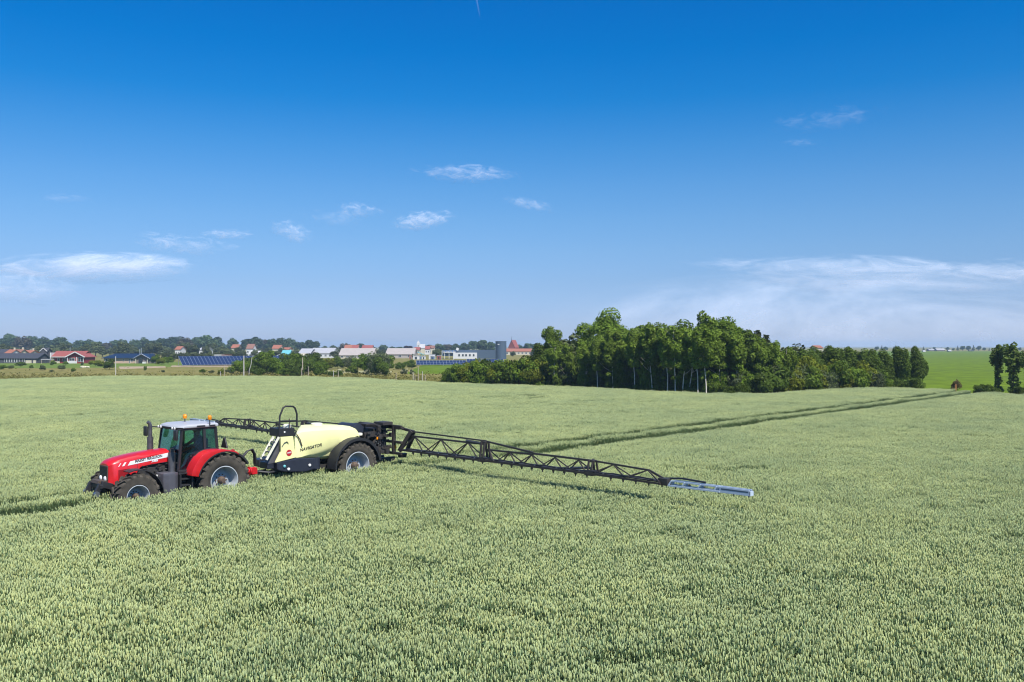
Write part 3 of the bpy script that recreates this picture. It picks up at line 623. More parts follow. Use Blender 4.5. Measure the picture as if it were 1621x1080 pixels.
# ------------------------------------------------------------------ houses and the town
M_white = mat('white_paint', (.56, .56, .55), .5, var=.06); M_redroof = mat('red_tiles', (.25, .068, .055), .7, var=.15, scale=3); M_orange = mat('orange_tiles', (.28, .105, .062), .75, var=.15, scale=2)
M_blackroof = mat('dark_roof', (.045, .047, .055), .6, var=.15, scale=2); M_blueroof = mat('glazed_blue_black_tiles', (.012, .025, .055), .35, var=.2, scale=3)
M_falured = mat('dark_red_boards', (.22, .03, .03), .7, var=.15); M_brick = mat('pale_pink_brick', (.42, .30, .23), .85, var=.12, scale=5); M_greybrick = mat('grey_brown_brick', (.17, .14, .13), .85, var=.12)
M_cream = mat('cream_render', (.48, .44, .33), .8, var=.06); M_darkwall = mat('dark_boards', (.06, .06, .07), .8); M_win = mat('window_glass', (.03, .04, .05), .08, var=.1)
M_greyhall = mat('pale_grey_sheeting', (.37, .37, .38), .5, var=.08, scale=.6); M_beige = mat('beige_sheeting', (.35, .31, .28), .6, var=.08, scale=.6); M_bluewall = mat('blue_cladding', (.10, .17, .30), .5, var=.08); M_slate = mat('slate_blue_cladding', (.055, .085, .125), .5, var=.08)
M_teal = mat('teal_cladding', (.12, .38, .42), .5); M_brown = mat('brown_tiles', (.20, .10, .07), .8); M_pole = mat('grey_pole', (.42, .40, .35), .6); M_wood = mat('weathered_wood', (.36, .31, .24), .9, var=.2)
M_panel = mat('solar_cells', (.018, .032, .082), .15, var=.1, scale=1.5); M_alu = mat('aluminium', (.60, .62, .64), .35, .8)

def gable(mb, L, W, hw, hr, ov=.3, th=.18, mi=0):
    """gabled roof slabs, ridge along local x."""
    for s in (-1, 1):
        e = Vector((0, s * (W / 2 + ov), hw - ov * (hr - hw) / (W / 2))); r = Vector((0, 0, hr))
        a, b = L / 2 + ov, -L / 2 - ov
        v = [(a, e.y, e.z), (b, e.y, e.z), (b, 0, r.z), (a, 0, r.z)]
        mb.add([*v, *[(x, y, z + th) for x, y, z in v]], [(0, 1, 2, 3), (7, 6, 5, 4), (0, 4, 5, 1), (1, 5, 6, 2), (2, 6, 7, 3), (3, 7, 4, 0)], mi)
    return mb
def gwalls(mb, L, W, hw, hr):
    p = [(-W / 2, 0), (W / 2, 0), (W / 2, hw), (0, hr), (-W / 2, hw)]; n = 5
    v = [(-L / 2, y, z) for y, z in p] + [(L / 2, y, z) for y, z in p]
    return mb.add(v, [tuple(range(5)), tuple(range(5, 10))[::-1]] + [(i, i + 5, (i + 1) % 5 + 5, (i + 1) % 5) for i in range(5)])
def window(parent, x, z, w, h, y, m=None, frame=True, name='window'):
    f = MB().box((x, y, z), (w, .1, h)).build(name, M_white if frame else M_win, parent)
    if frame:
        n = 2 if w > .9 else 1; pw = (w - .1 * (n + 1)) / n
        for k in range(n): MB().box((x - w / 2 + .1 + pw / 2 + k * (pw + .1), y - .06, z), (pw, .03, h - .2)).build('pane', M_win, f)
    return f
def house(px0, px1, d, eave, ridge, wall, roof, name, label, cat='house', group=None, rz=0., W=7., wins=3, chimney=None, base=0.):
    """ridge across the picture; front wall faces the camera."""
    x0, x1 = P(px0, d).x, P(px1, d).x; L = x1 - x0; r = empty(name, ((x0 + x1) / 2, d + W / 2, base), rz, label, cat, group)
    hw, hr = ZY(eave, d) - base, ZY(ridge, d) - base
    gwalls(MB(), L, W, hw, hr - .02).build('wall', wall, r); gable(MB(), L, W, hw, hr, .3).build('roof', roof, r)
    for k in range(wins): window(r, -L / 2 + L * (k + .5) / wins, max(.8, hw * .55), min(1.4, L / wins * .5), min(1.1, hw * .5), -W / 2 - .03)
    if chimney: MB().box((L * chimney, 0, hr + .35), (.5, .5, 1.1)).build('chimney', M_cream if roof is not M_redroof else M_white, r)
    return r
# red-roofed house with a projecting white-edged gable
d = 290; k_ = (d + 2.5) / F_PX
r = empty('red_house', P(112, d + 4), 0, 'house with a red tile roof and a dark red gable edged in white', 'house'); ox, oy = r.location.x, r.location.y
def PX(px): return (px - CX) * k_ - ox
L0, L1 = PX(83.5), PX(118); zc = ZY(574, d)
mb = MB(); mb.bx(L0 + .2, L1, -1.5, 4, 0, 2.15); mb.build('wall', M_falured, r)
mb = MB(); RE = PX(131) - L0; gable(mb, RE, 7.2, 2.15, 3.75, .35)
mb.v = [(a + L0 + RE / 2, b + 1.6, c) for a, b, c in mb.v]; mb.build('roof', M_redroof, r)
mb = MB(); gwalls(mb, 7.2, 5.6, 2.05, 3.45); g0 = PX(127); mb.v = [(y + g0, x - .8, z) for x, y, z in mb.v]; mb.build('gable_wall', M_falured, r)
mb = MB(); gable(mb, 7.8, 5.6, 2.05, 3.5, .3); mb.v = [(y + g0, x - .9, z) for x, y, z in mb.v]; mb.build('gable_roof', M_redroof, r)
mb = MB()
for s in (-1, 1): mb.bar((g0, -5.15, 3.62), (g0 + s * 3.15, -5.15, 1.98), .1, .28)
mb.build('bargeboard', M_white, r)
MB().bx(L0 - .25, g0 - 2.9, -2.45, -2.3, 1.9, 2.12).build('fascia', M_white, r)
MB().bx(L0 - .45, L0 - .1, -2.4, 5.4, 1.5, 3.4).build('gable_trim', M_white, r)
for a, b in ((91, 94.5), (99.5, 104.5), (108, 112.5)): window(r, (PX(a) + PX(b)) / 2, 1.15, PX(b) - PX(a), 1.0, -1.53)
window(r, PX(121), 1.25, 1.9, 1.0, -4.45); window(r, PX(134.5), 1.25, 1.7, 1.5, -4.45)
MB().bx(PX(114.5), PX(129), -4.75, -4.5, 0, .75).build('porch_wall', M_white, r)
for px in (114.5, 129, 139.5): MB().bx(PX(px) - .09, PX(px) + .09, -4.85, -4.65, 0, 2.0).build('porch_post', M_white, r)
MB().bx(PX(86), PX(95), -1.9, -1.6, 0, .6).build('plinth', M_cream, r)
MB().tube([(PX(103.6), 1.6, 3.6), (PX(103.6), 1.6, 5.0)], .09, 8).build('flue', M_alu, r)
# blue-roofed bungalow
d = 288; k_ = (d + 2.5) / F_PX
r = empty('blue_roofed_house', P(202, d + 4), 0, 'long bungalow with a glossy blue-black roof and a white-edged grey gable', 'house'); ox = r.location.x
L0, L1 = PX(163), PX(224)
MB().bx(L0 + .3, L1, -1.6, 4.6, 0, 1.75).build('wall', M_brick, r)
zE, zR = 1.72, 3.1
v = [(L0 - .3, -2.1, zE), (L1 + 3, -2.1, zE), (L1 + 3, 5.1, zE), (L0 - .3, 5.1, zE), (L0 + 2.6, 1.5, zR), (L1 + 3, 1.5, zR)]
v += [(a, b, c - .15) for a, b, c in v[:4]]
MB().add(v, [(0, 1, 5, 4), (2, 3, 4, 5), (3, 0, 4), (1, 2, 5), (0, 6, 7, 1), (1, 7, 8, 2), (2, 8, 9, 3), (3, 9, 6, 0), (6, 9, 8, 7)]).build('roof', M_blueroof, r)
g0 = PX(229); mb = MB(); gwalls(mb, 6, 4.4, 1.55, 2.75); mb.v = [(y + g0, x - .6, z) for x, y, z in mb.v]; mb.build('gable_wall', M_greybrick, r)
mb = MB(); gable(mb, 6.6, 4.4, 1.6, 2.8, .3); mb.v = [(y + g0, x - .7, z) for x, y, z in mb.v]; mb.build('gable_roof', M_blueroof, r)
mb = MB()
for s in (-1, 1): mb.bar((g0, -4.1, 2.95), (g0 + s * 2.6, -4.1, 1.5), .1, .28)
mb.build('bargeboard', M_white, r)
for s in (-1, 1): MB().bx(g0 + s * 1.85 - .12, g0 + s * 1.85 + .12, -4.0, -3.8, 0, 1.6).build('gable_post', M_cream, r)
window(r, PX(227), .95, 1.3, 1.6, -3.65, frame=False, name='glass_door')
MB().bx(PX(231.5), PX(236.5), -4.6, -3.9, 0, .55).build('garden_bench', M_white, r)
for a, b, h in ((167, 171, .9), (195, 197, .8), (204.5, 206.5, 1.5), (207.5, 211, .9)): window(r, (PX(a) + PX(b)) / 2, 1.5 - h / 2, PX(b) - PX(a), h, -1.63)
for px in (215.2, 217.5): MB().tube([(PX(px), 1.5, 2.9), (PX(px), 1.5, 4.9 - (px < 216) * .3)], .1, 8).build('flue', M_alu, r)
# long dark house at the left
d = 292; k_ = d / F_PX
r = house(-34, 59, d, 567.5, 560.3, M_darkwall, M_blackroof, 'dark_house', 'long low dark house with white windows at the left picture edge', wins=0, W=8)
ox = r.location.x
for a in range(7, 29, 4): window(r, PX(a + 2), .95, .72, 1.3, -4.05)
window(r, PX(37.5), .95, .6, 1.3, -4.05); window(r, PX(-10), .95, 1.2, 1.1, -4.05); window(r, PX(-22), .95, 1.2, 1.1, -4.05)
for a, b in ((41, 50), (53, 57)): MB().bx(PX(a), PX(b), -4.2, -3.95, 0, .95).build('garden_wall', M_cream, r)
house(-10, 9, 350, 559, 553.5, M_cream, M_blackroof, 'house', 'small house with a dark roof at the left picture edge, behind the long dark house', wins=2)
house(8, 17, 345, 559.5, 554.2, M_white, M_orange, 'house', 'small house with a bright orange roof behind the long dark house', wins=2, chimney=.3)
house(17, 30, 352, 559.5, 553.8, M_cream, M_brown, 'house', 'small brown-roofed house right of the bright orange roof', wins=2, chimney=.42)
house(32, 47, 360, 559.5, 555.2, M_cream, M_orange, 'house', 'house with a dull reddish roof behind the right end of the long dark house', wins=2, chimney=.4)
s = house(64.5, 74.5, 330, 556.5, 551.5, M_darkwall, M_blackroof, 'garden_shed', 'small grey shed with a white-edged gable on the grass', 'shed', W=3, wins=0)
hw, hr = ZY(556.5, 330), ZY(551.5, 330); s.rotation_euler.z = 0
mb = MB()
for q in (-1, 1): mb.bar((0, -1.95, hr + .1), (q * 1.35, -1.95, hw + .05), .1, .22)
mb.build('bargeboard', M_white, s)
MB().add([(-1.15, -1.6, 0), (1.15, -1.6, 0), (1.15, -1.6, hw), (0, -1.6, hr), (-1.15, -1.6, hw), (-1.15, -1.75, 0), (1.15, -1.75, 0), (1.15, -1.75, hw), (0, -1.75, hr), (-1.15, -1.75, hw)], [(0, 1, 2, 3, 4), (9, 8, 7, 6, 5), (0, 5, 6, 1), (1, 6, 7, 2), (2, 7, 8, 3), (3, 8, 9, 4), (4, 9, 5, 0)]).build('gable_front', M_darkwall, s)
r = empty('carport', P(75, 284), 0, 'open carport with a pale flat roof left of the red-roofed house', 'carport')
MB().bx(-1.5, 1.4, -1, 1.5, 1.25, 1.45).build('roof', M_greyhall, r)
for x in (-1.4, 1.3):
    for y in (-.9, 1.4): MB().bx(x - .06, x + .06, y - .06, y + .06, 0, 1.25).build('post', M_wood, r)
for i, (px, w, lab) in enumerate([(131, .7, 'pale boulder lying on the bank below the red-roofed house, left one'), (134.5, .6, 'pale boulder lying on the bank below the red-roofed house, middle one'), (139, .5, 'pale boulder lying on the bank below the red-roofed house, right one')]):
    bm = bmesh.new(); bmesh.ops.create_icosphere(bm, subdivisions=2, radius=1); rr = random.Random(i)
    for v_ in bm.verts: v_.co *= rr.uniform(.82, 1.1); v_.co.x *= w; v_.co.y *= w * .8; v_.co.z *= w * .5
    me = bpy.data.meshes.new('boulder'); bm.to_mesh(me); bm.free(); me.materials.append(M_cream); o = link_mesh('boulder', me); o.location = P(px, 232, .15); tag(o, lab, 'boulder', 'boulders on the bank')
# town
T = [(277, 285, 450, 553.5, 548.8, M_white, M_orange, 'white house with an orange roof among the trees above the solar panels', 0), (315, 329, 470, 554.5, 551, M_white, M_greyhall, 'low white house with a pale roof among the trees', 0), (366, 376, 520, 551, 545.8, M_cream, M_orange, 'cream house with an orange-red roof under a round tree', 0), (390, 400, 520, 552, 545, M_white, M_brown, 'house with a steep brown roof under the round trees', 0),
     (395, 409, 470, 560, 556, M_white, M_white, 'flat white house right of the brown roof', 0), (431, 443, 520, 552, 546.6, M_cream, M_orange, 'house with a vivid orange roof left of the pale halls', 0), (448, 457, 500, 553.5, 550.6, M_cream, M_orange, 'small orange-roofed house above the teal shed', 0), (439, 447, 400, 564, 561.5, M_white, M_white, 'low white garage below the teal shed', 0),
     (474, 482, 400, 563.5, 560.5, M_white, M_cream, 'low white cabin among the scrub below the pale halls', 0), (545, 556, 560, 552, 546.5, M_cream, M_orange, 'long orange-brown roof behind the pale halls, left', 0), (557, 566, 555, 552, 546.5, M_cream, M_redroof, 'red roof behind the pale halls, middle', 0), (573, 589, 560, 551.5, 547, M_cream, M_redroof, 'red roof behind the pale halls, right', 0),
     (656, 664, 600, 554, 550, M_cream, M_redroof, 'red-roofed house left of the white church', 0), (673, 680, 590, 553, 548.5, M_white, M_redroof, 'pinkish-red roofed house right of the white church', 0), (680, 687, 600, 551.5, 547.5, M_cream, M_brown, 'brown-red roof at the edge of the far trees', 0), (1292, 1302, 400, 551, 547.5, M_cream, M_orange, 'orange-roofed house peeping over the right part of the wood', 0)]
for a, b, d, e, q, w, rf, lab, _ in T: house(a, b, d, e, q, w, rf, 'house', lab, 'house', 'houses of the town', W=8, wins=2)
house(473, 491, 420, 559.5, 552.5, M_darkwall, M_greyhall, 'hall', 'pale grey roofed hall, leftmost of the low halls', 'hall', None, W=14, wins=0)
house(491, 526, 425, 559.5, 551.5, M_white, M_greyhall, 'hall', 'pale grey roofed hall with a white base, second of the low halls', 'hall', None, W=16, wins=5)
house(537, 590, 400, 562.5, 552, M_cream, M_beige, 'hall', 'wide beige hall under the red roofs', 'hall', None, W=14, wins=6)
r = house(611, 655, 410, 561, 552, M_beige, M_beige, 'hall', 'plain beige hall with a dark bush in front', 'hall', None, W=14, wins=3)
house(446, 458, 420, 560.5, 555, M_teal, M_teal, 'shed', 'teal green shed among the trees', 'shed', W=6, wins=0)
d = 300; r = empty('storage_building', P(353.5, d + 2), 0, 'low white building with a red roof edge behind the solar panels', 'building')
MB().bx(-2.5, 2.4, -1.5, 1.5, 0, 2.45).build('wall', M_white, r); MB().bx(-.1, 2.5, -1.6, 1.6, 2.45, 2.62).build('roof_edge', M_redroof, r); MB().bx(-2.6, -.1, -1.6, 1.6, 2.45, 2.66).build('roof', M_white, r); MB().bx(-4.4, -2.6, -1, 1.2, 0, 1.7).build('annex', M_brick, r)
# church, blue building, tower
d = 620; r = empty('white_church', P(667, d), 0, 'pale church rising above the roofs right of the beige hall', 'church')
gwalls(MB(), 5.0, 5, 4.2, 6.6).build('nave', M_cream, r); gable(MB(), 5.0, 5, 4.2, 6.7, .2).build('roof', M_greyhall, r)
MB().bx(-2.8, -.8, -3.2, -1.2, 0, 7.6).build('tower', M_white, r)
MB().add([(-2.8, -3.2, 7.6), (-.8, -3.2, 7.6), (-.8, -1.2, 7.6), (-2.8, -1.2, 7.6), (-1.8, -2.2, 9.4)], [(0, 1, 4), (1, 2, 4), (2, 3, 4), (3, 0, 4), (3, 2, 1, 0)]).build('spire', M_greyhall, r)
for z in (2.5, 5.6): MB().box((-1.8, -3.23, z), (.5, .1, .9)).build('window', M_win, r)
d = 640; r = empty('red_church', P(813, d), R(62), 'red-roofed church with a thin spire right of the blue tower', 'church')
v = gwalls(MB(), 6, 5.0, 4.8, 9.4); v.build('nave', M_redroof, r); gable(MB(), 5.8, 5.0, 4.8, 9.6, .25).build('roof', M_redroof, r)
MB().tube([(-3.3, 0, 9), (-3.3, 0, 12.4)], [.25, .05], 8).build('spire', M_slate, r)
house(800, 842, 560, 556.5, 552.4, M_cream, M_orange, 'long_house', 'long orange-roofed building in front of the red church', 'building', None, W=9, wins=7)
d = 395; r = empty('blue_building', P(722, d + 4), 0, 'modern building with blue cladding and a white ground floor', 'building'); k_ = d / F_PX; ox = r.location.x
MB().bx(PX(700), PX(722), -3, 5, 1.2, ZY(555.2, d)).build('blue_wing', M_bluewall, r)
for a in (702.5, 708, 713.5, 719): window(r, PX(a), 2.7, 1.0, 1.1, -3.04)
MB().bx(PX(718), PX(755), -5, 4, 0, ZY(558.5, d)).build('white_wing', M_white, r)
for a in (727, 733, 738, 744, 750): window(r, PX(a), 1.55, .7, .9, -5.04, frame=False)
MB().bx(PX(717), PX(787), -2, 6.5, 0, ZY(554.3, d)).build('grey_wing', M_slate, r)
mb = MB(); mb.box((PX(724), -3.4, ZY(553, d)), (1.1, .8, 1.1), Matrix.Rotation(.4, 3, 'Y')); mb.build('roof_vent', M_white, r, bevel=.05)
for a in (704, 711, 718): MB().bx(PX(a) - .12, PX(a) + .12, -4.4, -4.2, 0, 2.6).build('porch_post', M_white, r)
MB().bx(PX(702), PX(721), -4.6, -3, 2.6, 2.8).build('porch_roof', M_white, r)
d = 385; r = empty('tower', P(793, d), 0, 'dark slate-blue round tower with a white sign, right of the blue building', 'tower')
MB().lathe([(2.3, 0), (2.3, 7.3), (2.36, 7.3), (2.36, 7.55), (0, 7.6)], 32, axis='z').build('shell', M_slate, r, smooth=40)
MB().box((-.9, -2.15, 6.2), (.9, .1, .28)).build('sign', M_white, r)
# things by the playground
for px, d, w, h, m, nm, lab in [(659, 372, 2.6, 1.5, M_white, 'container', 'white container left of the flagpoles'), (664, 374, 1.4, 1.2, M_bluewall, 'container', 'blue box beside the white container'), (671, 376, 1.5, 1.3, M_white, 'container', 'small white container between two flagpoles'), (684, 378, 2.6, 1.9, M_white, 'kiosk', 'white kiosk with a blue front'),
                            (685.5, 376, 1.2, 1.2, M_bluewall, 'door_screen', 'blue screen in front of the white kiosk'), (695, 372, 1.5, 1.6, M_redroof, 'container', 'reddish container right of the white kiosk'), (650, 376, .9, 1.6, M_orange, 'play_tower', 'orange play tower at the end of the beige hall')]:
    r = empty(nm, P(px, d), 0, lab, nm.replace('_', ' '))
    MB().bx(-w / 2, w / 2, -.8, .8, 0, h).build('body', m, r, bevel=.04); MB().bx(-w / 2 - .1, w / 2 + .1, -.9, .9, h + .003, h + .15).build('roof', M_greyhall if m is not M_orange else M_redroof, r)
    MB().bx(-w * .2, w * .15, -.86, -.8, .15, h * .75).build('door', M_win, r)
r = empty('slide', P(666, 380), 0, 'teal slide standing on a post by the beige hall', 'slide')
MB().bar((-1.4, 0, 3.0), (1.4, 0, 1.9), .7, .25).build('chute', M_teal, r); MB().bar((.2, 0, 0), (.2, 0, 2.3), .25).build('post', M_teal, r)
# poles
def pole(px, d, top, r_, m, name, lab, cat, group=None, base=0., bend=0.):
    h = ZY(top, d); o = MB().tube([(0, 0, base), (bend * .1, 0, h * .3), (bend * .6, 0, h * .55), (bend, 0, h)], [r_, r_, r_, r_ * .8], 7).build(name, m); o.location = P(px, d); return tag(o, lab, cat, group)
pole(183, 168, 564, .09, M_pole, 'pole', 'pale pole beside the dark evergreen bush, left of all the others', 'pole')
pole(386, 160, 563, .11, M_pole, 'pole', 'tall pale pole in front of the scrub, right of the solar panels', 'pole')
pole(394, 163, 563, .06, M_pole, 'pole', 'thin bent pole beside the tall pale pole', 'pole', bend=.6)
pole(479, 160, 566, .09, M_wood, 'pole', 'wooden pole in front of the dark scrub', 'pole')
pole(477, 158, 583, .06, M_wood, 'fence_post', 'short post leaning on the wooden pole', 'post')
for i, (px, top) in enumerate([(349, 588), (355, 577), (488, 580), (528, 587), (535.5, 587), (627, 590), (654, 591), (657, 594), (662, 580), (668.5, 588), (673, 594), (703, 588)]):
    d = edge_d(px) + 10; pole(px, d, top, .055, M_wood if i % 3 else M_pole, 'fence_post', 'thin weathered post at the back edge of the wheat, %s from the left' % ORD[i], 'post', 'fence posts behind the wheat')
for i, (px, top) in enumerate([(655, 556), (672.5, 557), (679.5, 555), (699.5, 555), (717.5, 555), (650.5, 560)]):
    pole(px, 368 if i != 4 else 340, top, .08, M_white, 'flagpole', 'slim white pole by the containers, %s from the left' % ORD[sum(q < px for q in (655, 672.5, 679.5, 699.5, 717.5, 650.5))], 'pole', 'white poles near the blue building')
# solar tables
def solar(name, lab, loc, rz, n, rows, pw, ph, z0, tilt):
    r = empty(name, loc, rz, lab, 'solar panels'); c, s = math.cos(tilt), math.sin(tilt)
    pm = MB(); rot = Matrix.Rotation(tilt, 3, 'X'); pm.box((0, 0, 0), (pw - .06, ph - .05, .05), rot); p0 = pm.build('panel', M_panel, r); first = True
    for i in range(n):
        for j in range(rows):
            o = p0 if first else p0.copy()
            if not first: C.objects.link(o)
            first = False; q = (j + .5) * ph; o.parent = r; o.location = ((i + .5) * pw, q * c, z0 + q * s)
    T_ = rows * ph; f = MB()
    for i in range(n + 1): f.box((i * pw, T_ / 2 * c, z0 + T_ / 2 * s - .01), (.055, T_, .07), rot)
    for j in range(rows + 1): f.box((n * pw / 2, j * ph * c, z0 + j * ph * s - .015), (n * pw, .045, .06), rot)
    f.build('rack', M_alu, r)
    lg = MB()
    for i in range(0, n + 1, 4):
        lg.bar((i * pw, .5 * c, 0), (i * pw, .5 * c, z0 + .5 * s - .05), .1); lg.bar((i * pw, (T_ - .4) * c, 0), (i * pw, (T_ - .4) * c, z0 + (T_ - .4) * s - .05), .1)
    lg.build('support', M_alu, r)
solar('solar_array', 'long table of dark blue solar panels right of the blue-roofed house', P(289, 248), R(35), 32, 3, 1.0, 1.62, .3, R(29))
solar('solar_array', 'table of blue solar panels above the green pasture', P(660, 256), R(14), 15, 2, .95, 1.0, .25, R(36))
solar('solar_array', 'further blue solar panels behind the low end of the wood', P(740, 275), R(14), 12, 2, .95, 1.0, .35, R(36))
# far right farm
house(1471, 1479, 1000, 554, 552.5, M_greybrick, M_greyhall, 'far_farmhouse', 'tiny pale farmhouse on the far edge of the green field', 'house', None, wins=1)
r = house(1483, 1496, 1005, 554, 552, M_greybrick, M_greyhall, 'far_barn', 'tiny grey barn beside the pale farmhouse on the horizon', 'barn', None, wins=0)
house(1502, 1506, 900, 556, 554.3, M_darkwall, M_greyhall, 'far_hut', 'tiny dark hut with a pale roof out on the green field', 'hut', None, W=4, wins=0)
house(1535, 1541, 960, 556, 555, M_darkwall, M_blackroof, 'far_shed', 'tiny dark low shed out on the green field', 'shed', None, W=4, wins=0)
house(1462, 1465, 880, 556.8, 555, M_white, M_greyhall, 'far_hut', 'tiny white hut just right of the lone pair of trees', 'hut', None, W=3, wins=0)
# ------------------------------------------------------------------ tractor
M_red = mat('red_paint', (.52, .010, .014), .38, var=.16, scale=2.5, coat=.35); M_black = mat('black_plastic', (.02, .02, .022), .5, var=.2); M_dark = mat('dark_iron', (.03, .028, .026), .6, var=.35, scale=9, bump=.1)
M_greyplastic = mat('grey_tank_plastic', (.075, .075, .09), .4, var=.2, scale=3); M_roof = mat('light_grey_roof', (.38, .39, .41), .4, var=.05); M_rubber = mat('dusty_rubber', (.055, .047, .036), .85, var=.45, scale=5, bump=.2)
M_rim = mat('pale_grey_rim', (.36, .39, .42), .45, var=.15); M_grille = mat('brown_grille', (.07, .05, .035), .6, var=.3, scale=20); M_amber = mat('amber_lens', (.75, .26, .01), .15); M_lens = mat('lamp_lens', (.75, .75, .72), .1)
M_decal = mat('white_decal', (.72, .73, .74), .35, var=.03); M_ink = mat('black_lettering', (.012, .012, .014), .5, var=.02); M_glass = glass_mat('teal_glass', (.58, .80, .80), .12); M_seat = mat('seat_cloth', (.03, .03, .035), .9)
M_exh = mat('exhaust_pipe', (.12, .12, .13), .45, .6, var=.3); M_shirt = mat('dark_blue_clothes', (.02, .03, .05), .9); M_skin = mat('skin', (.35, .2, .14), .6, var=.04); M_hub = mat('rusty_hub', (.10, .07, .05), .7, var=.4, scale=14)
M_steel = mat('steel', (.45, .46, .48), .3, .9); M_darkred = mat('dark_red_vent', (.24, .005, .008), .5)

def wheel(parent, loc, rad, width, rim_r, lugs, side):
    """tyre with chevron lugs, dished rim, bolted hub; the dish faces +y."""
    w = empty('wheel', loc, 0 if side > 0 else math.pi); w.parent = parent
    b = width / 2; t = MB()
    t.lathe([(rim_r, -b * .78), (rim_r * 1.1, -b * .92), (rad * .78, -b), (rad * .90, -b * .97), (rad * .945, -b * .8), (rad * .955, 0), (rad * .945, b * .8), (rad * .90, b * .97), (rad * .78, b), (rim_r * 1.1, b * .92), (rim_r, b * .78)], 48)
    for i in range(lugs):
        for s in (-1, 1):
            a = 2 * math.pi * (i + (.5 if s > 0 else 0)) / lugs; rot = Matrix.Rotation(-a, 3, 'Y') @ Matrix.Rotation(R(38) * s, 3, 'X')
            L = b * 1.18; c = Matrix.Rotation(-a, 3, 'Y') @ Vector((rad * .962, s * b * .5, 0)); t.box(c, (rad * .115, L, rad * .085), rot)
            c2 = Matrix.Rotation(-a, 3, 'Y') @ Vector((rad * .915, s * b * .97, s * 0 - b * .42)); t.box(c2, (rad * .13, b * .12, rad * .09), Matrix.Rotation(-a, 3, 'Y'))
    t.build('tyre', M_rubber, w, smooth=35)
    q = MB(); y0 = b * .80
    q.lathe([(rim_r * 1.02, y0), (rim_r * 1.04, y0 + .015), (rim_r * .98, y0 + .02), (rim_r * .95, y0 - .03), (rim_r * .90, y0 - .07), (rim_r * .88, y0 - .32), (rim_r * .80, y0 - .36), (rim_r * .55, y0 - .27), (rim_r * .30, y0 - .25), (.01, y0 - .25)], 48)
    q.lathe([(rim_r * 1.02, -y0), (rim_r * .88, -y0 + .05), (rim_r * .88, y0 - .32)], 48)
    q.build('rim', M_rim, w, smooth=35)
    h = MB(); h.lathe([(rim_r * .27, y0 - .26), (rim_r * .27, y0 - .16), (rim_r * .2, y0 - .10), (rim_r * .16, y0 - .05), (.01, y0 - .045)], 24)
    for i in range(10): a = i * .628; h.lathe([(.022, y0 - .27), (.022, y0 - .22), (.005, y0 - .215)], 6, (math.cos(a) * rim_r * .4, 0, math.sin(a) * rim_r * .4))
    h.build('hub', M_hub, w, smooth=35); return w

TR = empty('tractor', O0, RIG_RZ, 'red tractor with a pale cab roof driving through the wheat', 'tractor')
# chassis
mb = MB(); mb.bx(-.3, 1.6, -.35, .35, .62, 1.2); mb.bx(-.55, .2, -.5, .5, .55, 1.3); mb.build('transmission', M_dark, TR, bevel=.03)
mb = MB(); mb.bx(1.55, 3.2, -.3, .3, .75, 1.55); mb.bx(1.7, 2.7, .28, .36, .95, 1.5)
rg_ = random.Random(3)
for i in range(16): x = 1.65 + rg_.random() * 1.0; z = 1.15 + rg_.random() * .42; mb.tube([(x, .33, z), (x + rg_.uniform(-.25, .25), .38 + rg_.random() * .05, z + rg_.uniform(-.1, .1))], .022, 6)
for i in range(7): mb.box((1.75 + i * .14, .37, 1.32 + .1 * math.sin(i * 2)), (.09, .06, .12))
mb.build('engine', M_dark, TR, bevel=.012)
MB().bx(2.8, 3.1, -.85, .85, .6, .82).build('front_axle', M_dark, TR, bevel=.03); mb = MB(); mb.tube([(0, -.9, .91), (0, .9, .91)], .16, 14); mb.build('rear_axle', M_dark, TR, smooth=40)
# hood
def hood_ring(x, w, zb, zs, zt): return [(x, -w, zb), (x, -w, zs), (x, -w * .86, zt - .045), (x, -w * .45, zt), (x, w * .45, zt), (x, w * .86, zt - .045), (x, w, zs), (x, w, zb)]
for s in (1, -1):
    MB().bx(2.655, 2.665, s * .4205, s * .4235, 1.46, 1.83).build('hood_seam', M_black, TR)
st = [(3.56, .33, 1.14, 1.66, 1.72), (3.50, .38, 1.08, 1.70, 1.79), (3.40, .42, 1.06, 1.72, 1.835), (3.2, .42, 1.06, 1.75, 1.89), (2.95, .42, 1.12, 1.79, 1.935), (2.74, .42, 1.24, 1.83, 1.965), (2.66, .42, 1.42, 1.845, 1.975), (2.55, .42, 1.56, 1.86, 1.99), (2.2, .42, 1.61, 1.91, 2.02), (1.59, .42, 1.65, 1.965, 2.05)]
MB().loft([hood_ring(*s) for s in st]).build('hood', M_red, TR, smooth=38)
g = MB(); g.bx(3.52, 3.585, -.30, .30, 1.2, 1.66); g.build('grille', M_grille, TR, bevel=.015)
gs = MB()
for i in range(9): gs.bx(3.586, 3.597, -.28, .28, 1.27 + i * .042, 1.285 + i * .042)
gs.build('grille_bar', M_black, TR)
for y in (-.17, .17):
    h = MB().lathe([(.085, 0), (.085, .03), (.06, .05), (.005, .055)], 16); h.v = [(3.58 + b_, y + a_, 1.25 + c_) for a_, b_, c_ in h.v]; h.build('headlight', M_lens, TR, smooth=50)
for s in (1, -1):
    y0, y1 = s * .4212, s * .4262
    MB().prism([(1.61, 1.945), (1.61, 1.80), (2.98, 1.635), (2.90, 1.765)], y0, y1).build('hood_stripe', M_decal, TR)
    MB().prism([(3.02, 1.755), (3.09, 1.745), (3.16, 1.63), (3.09, 1.635)], y0, y1).build('hood_slash', M_decal, TR)
    MB().prism([(3.19, 1.735), (3.22, 1.73), (3.29, 1.625), (3.255, 1.63)], y0, y1).build('hood_slash', M_decal, TR)
    MB().prism([(2.92, 1.54), (3.28, 1.52), (3.28, 1.2), (3.14, 1.2)], y0, y1).build('side_vent', M_darkred, TR)
sl = Vector((-1, 0, .118))
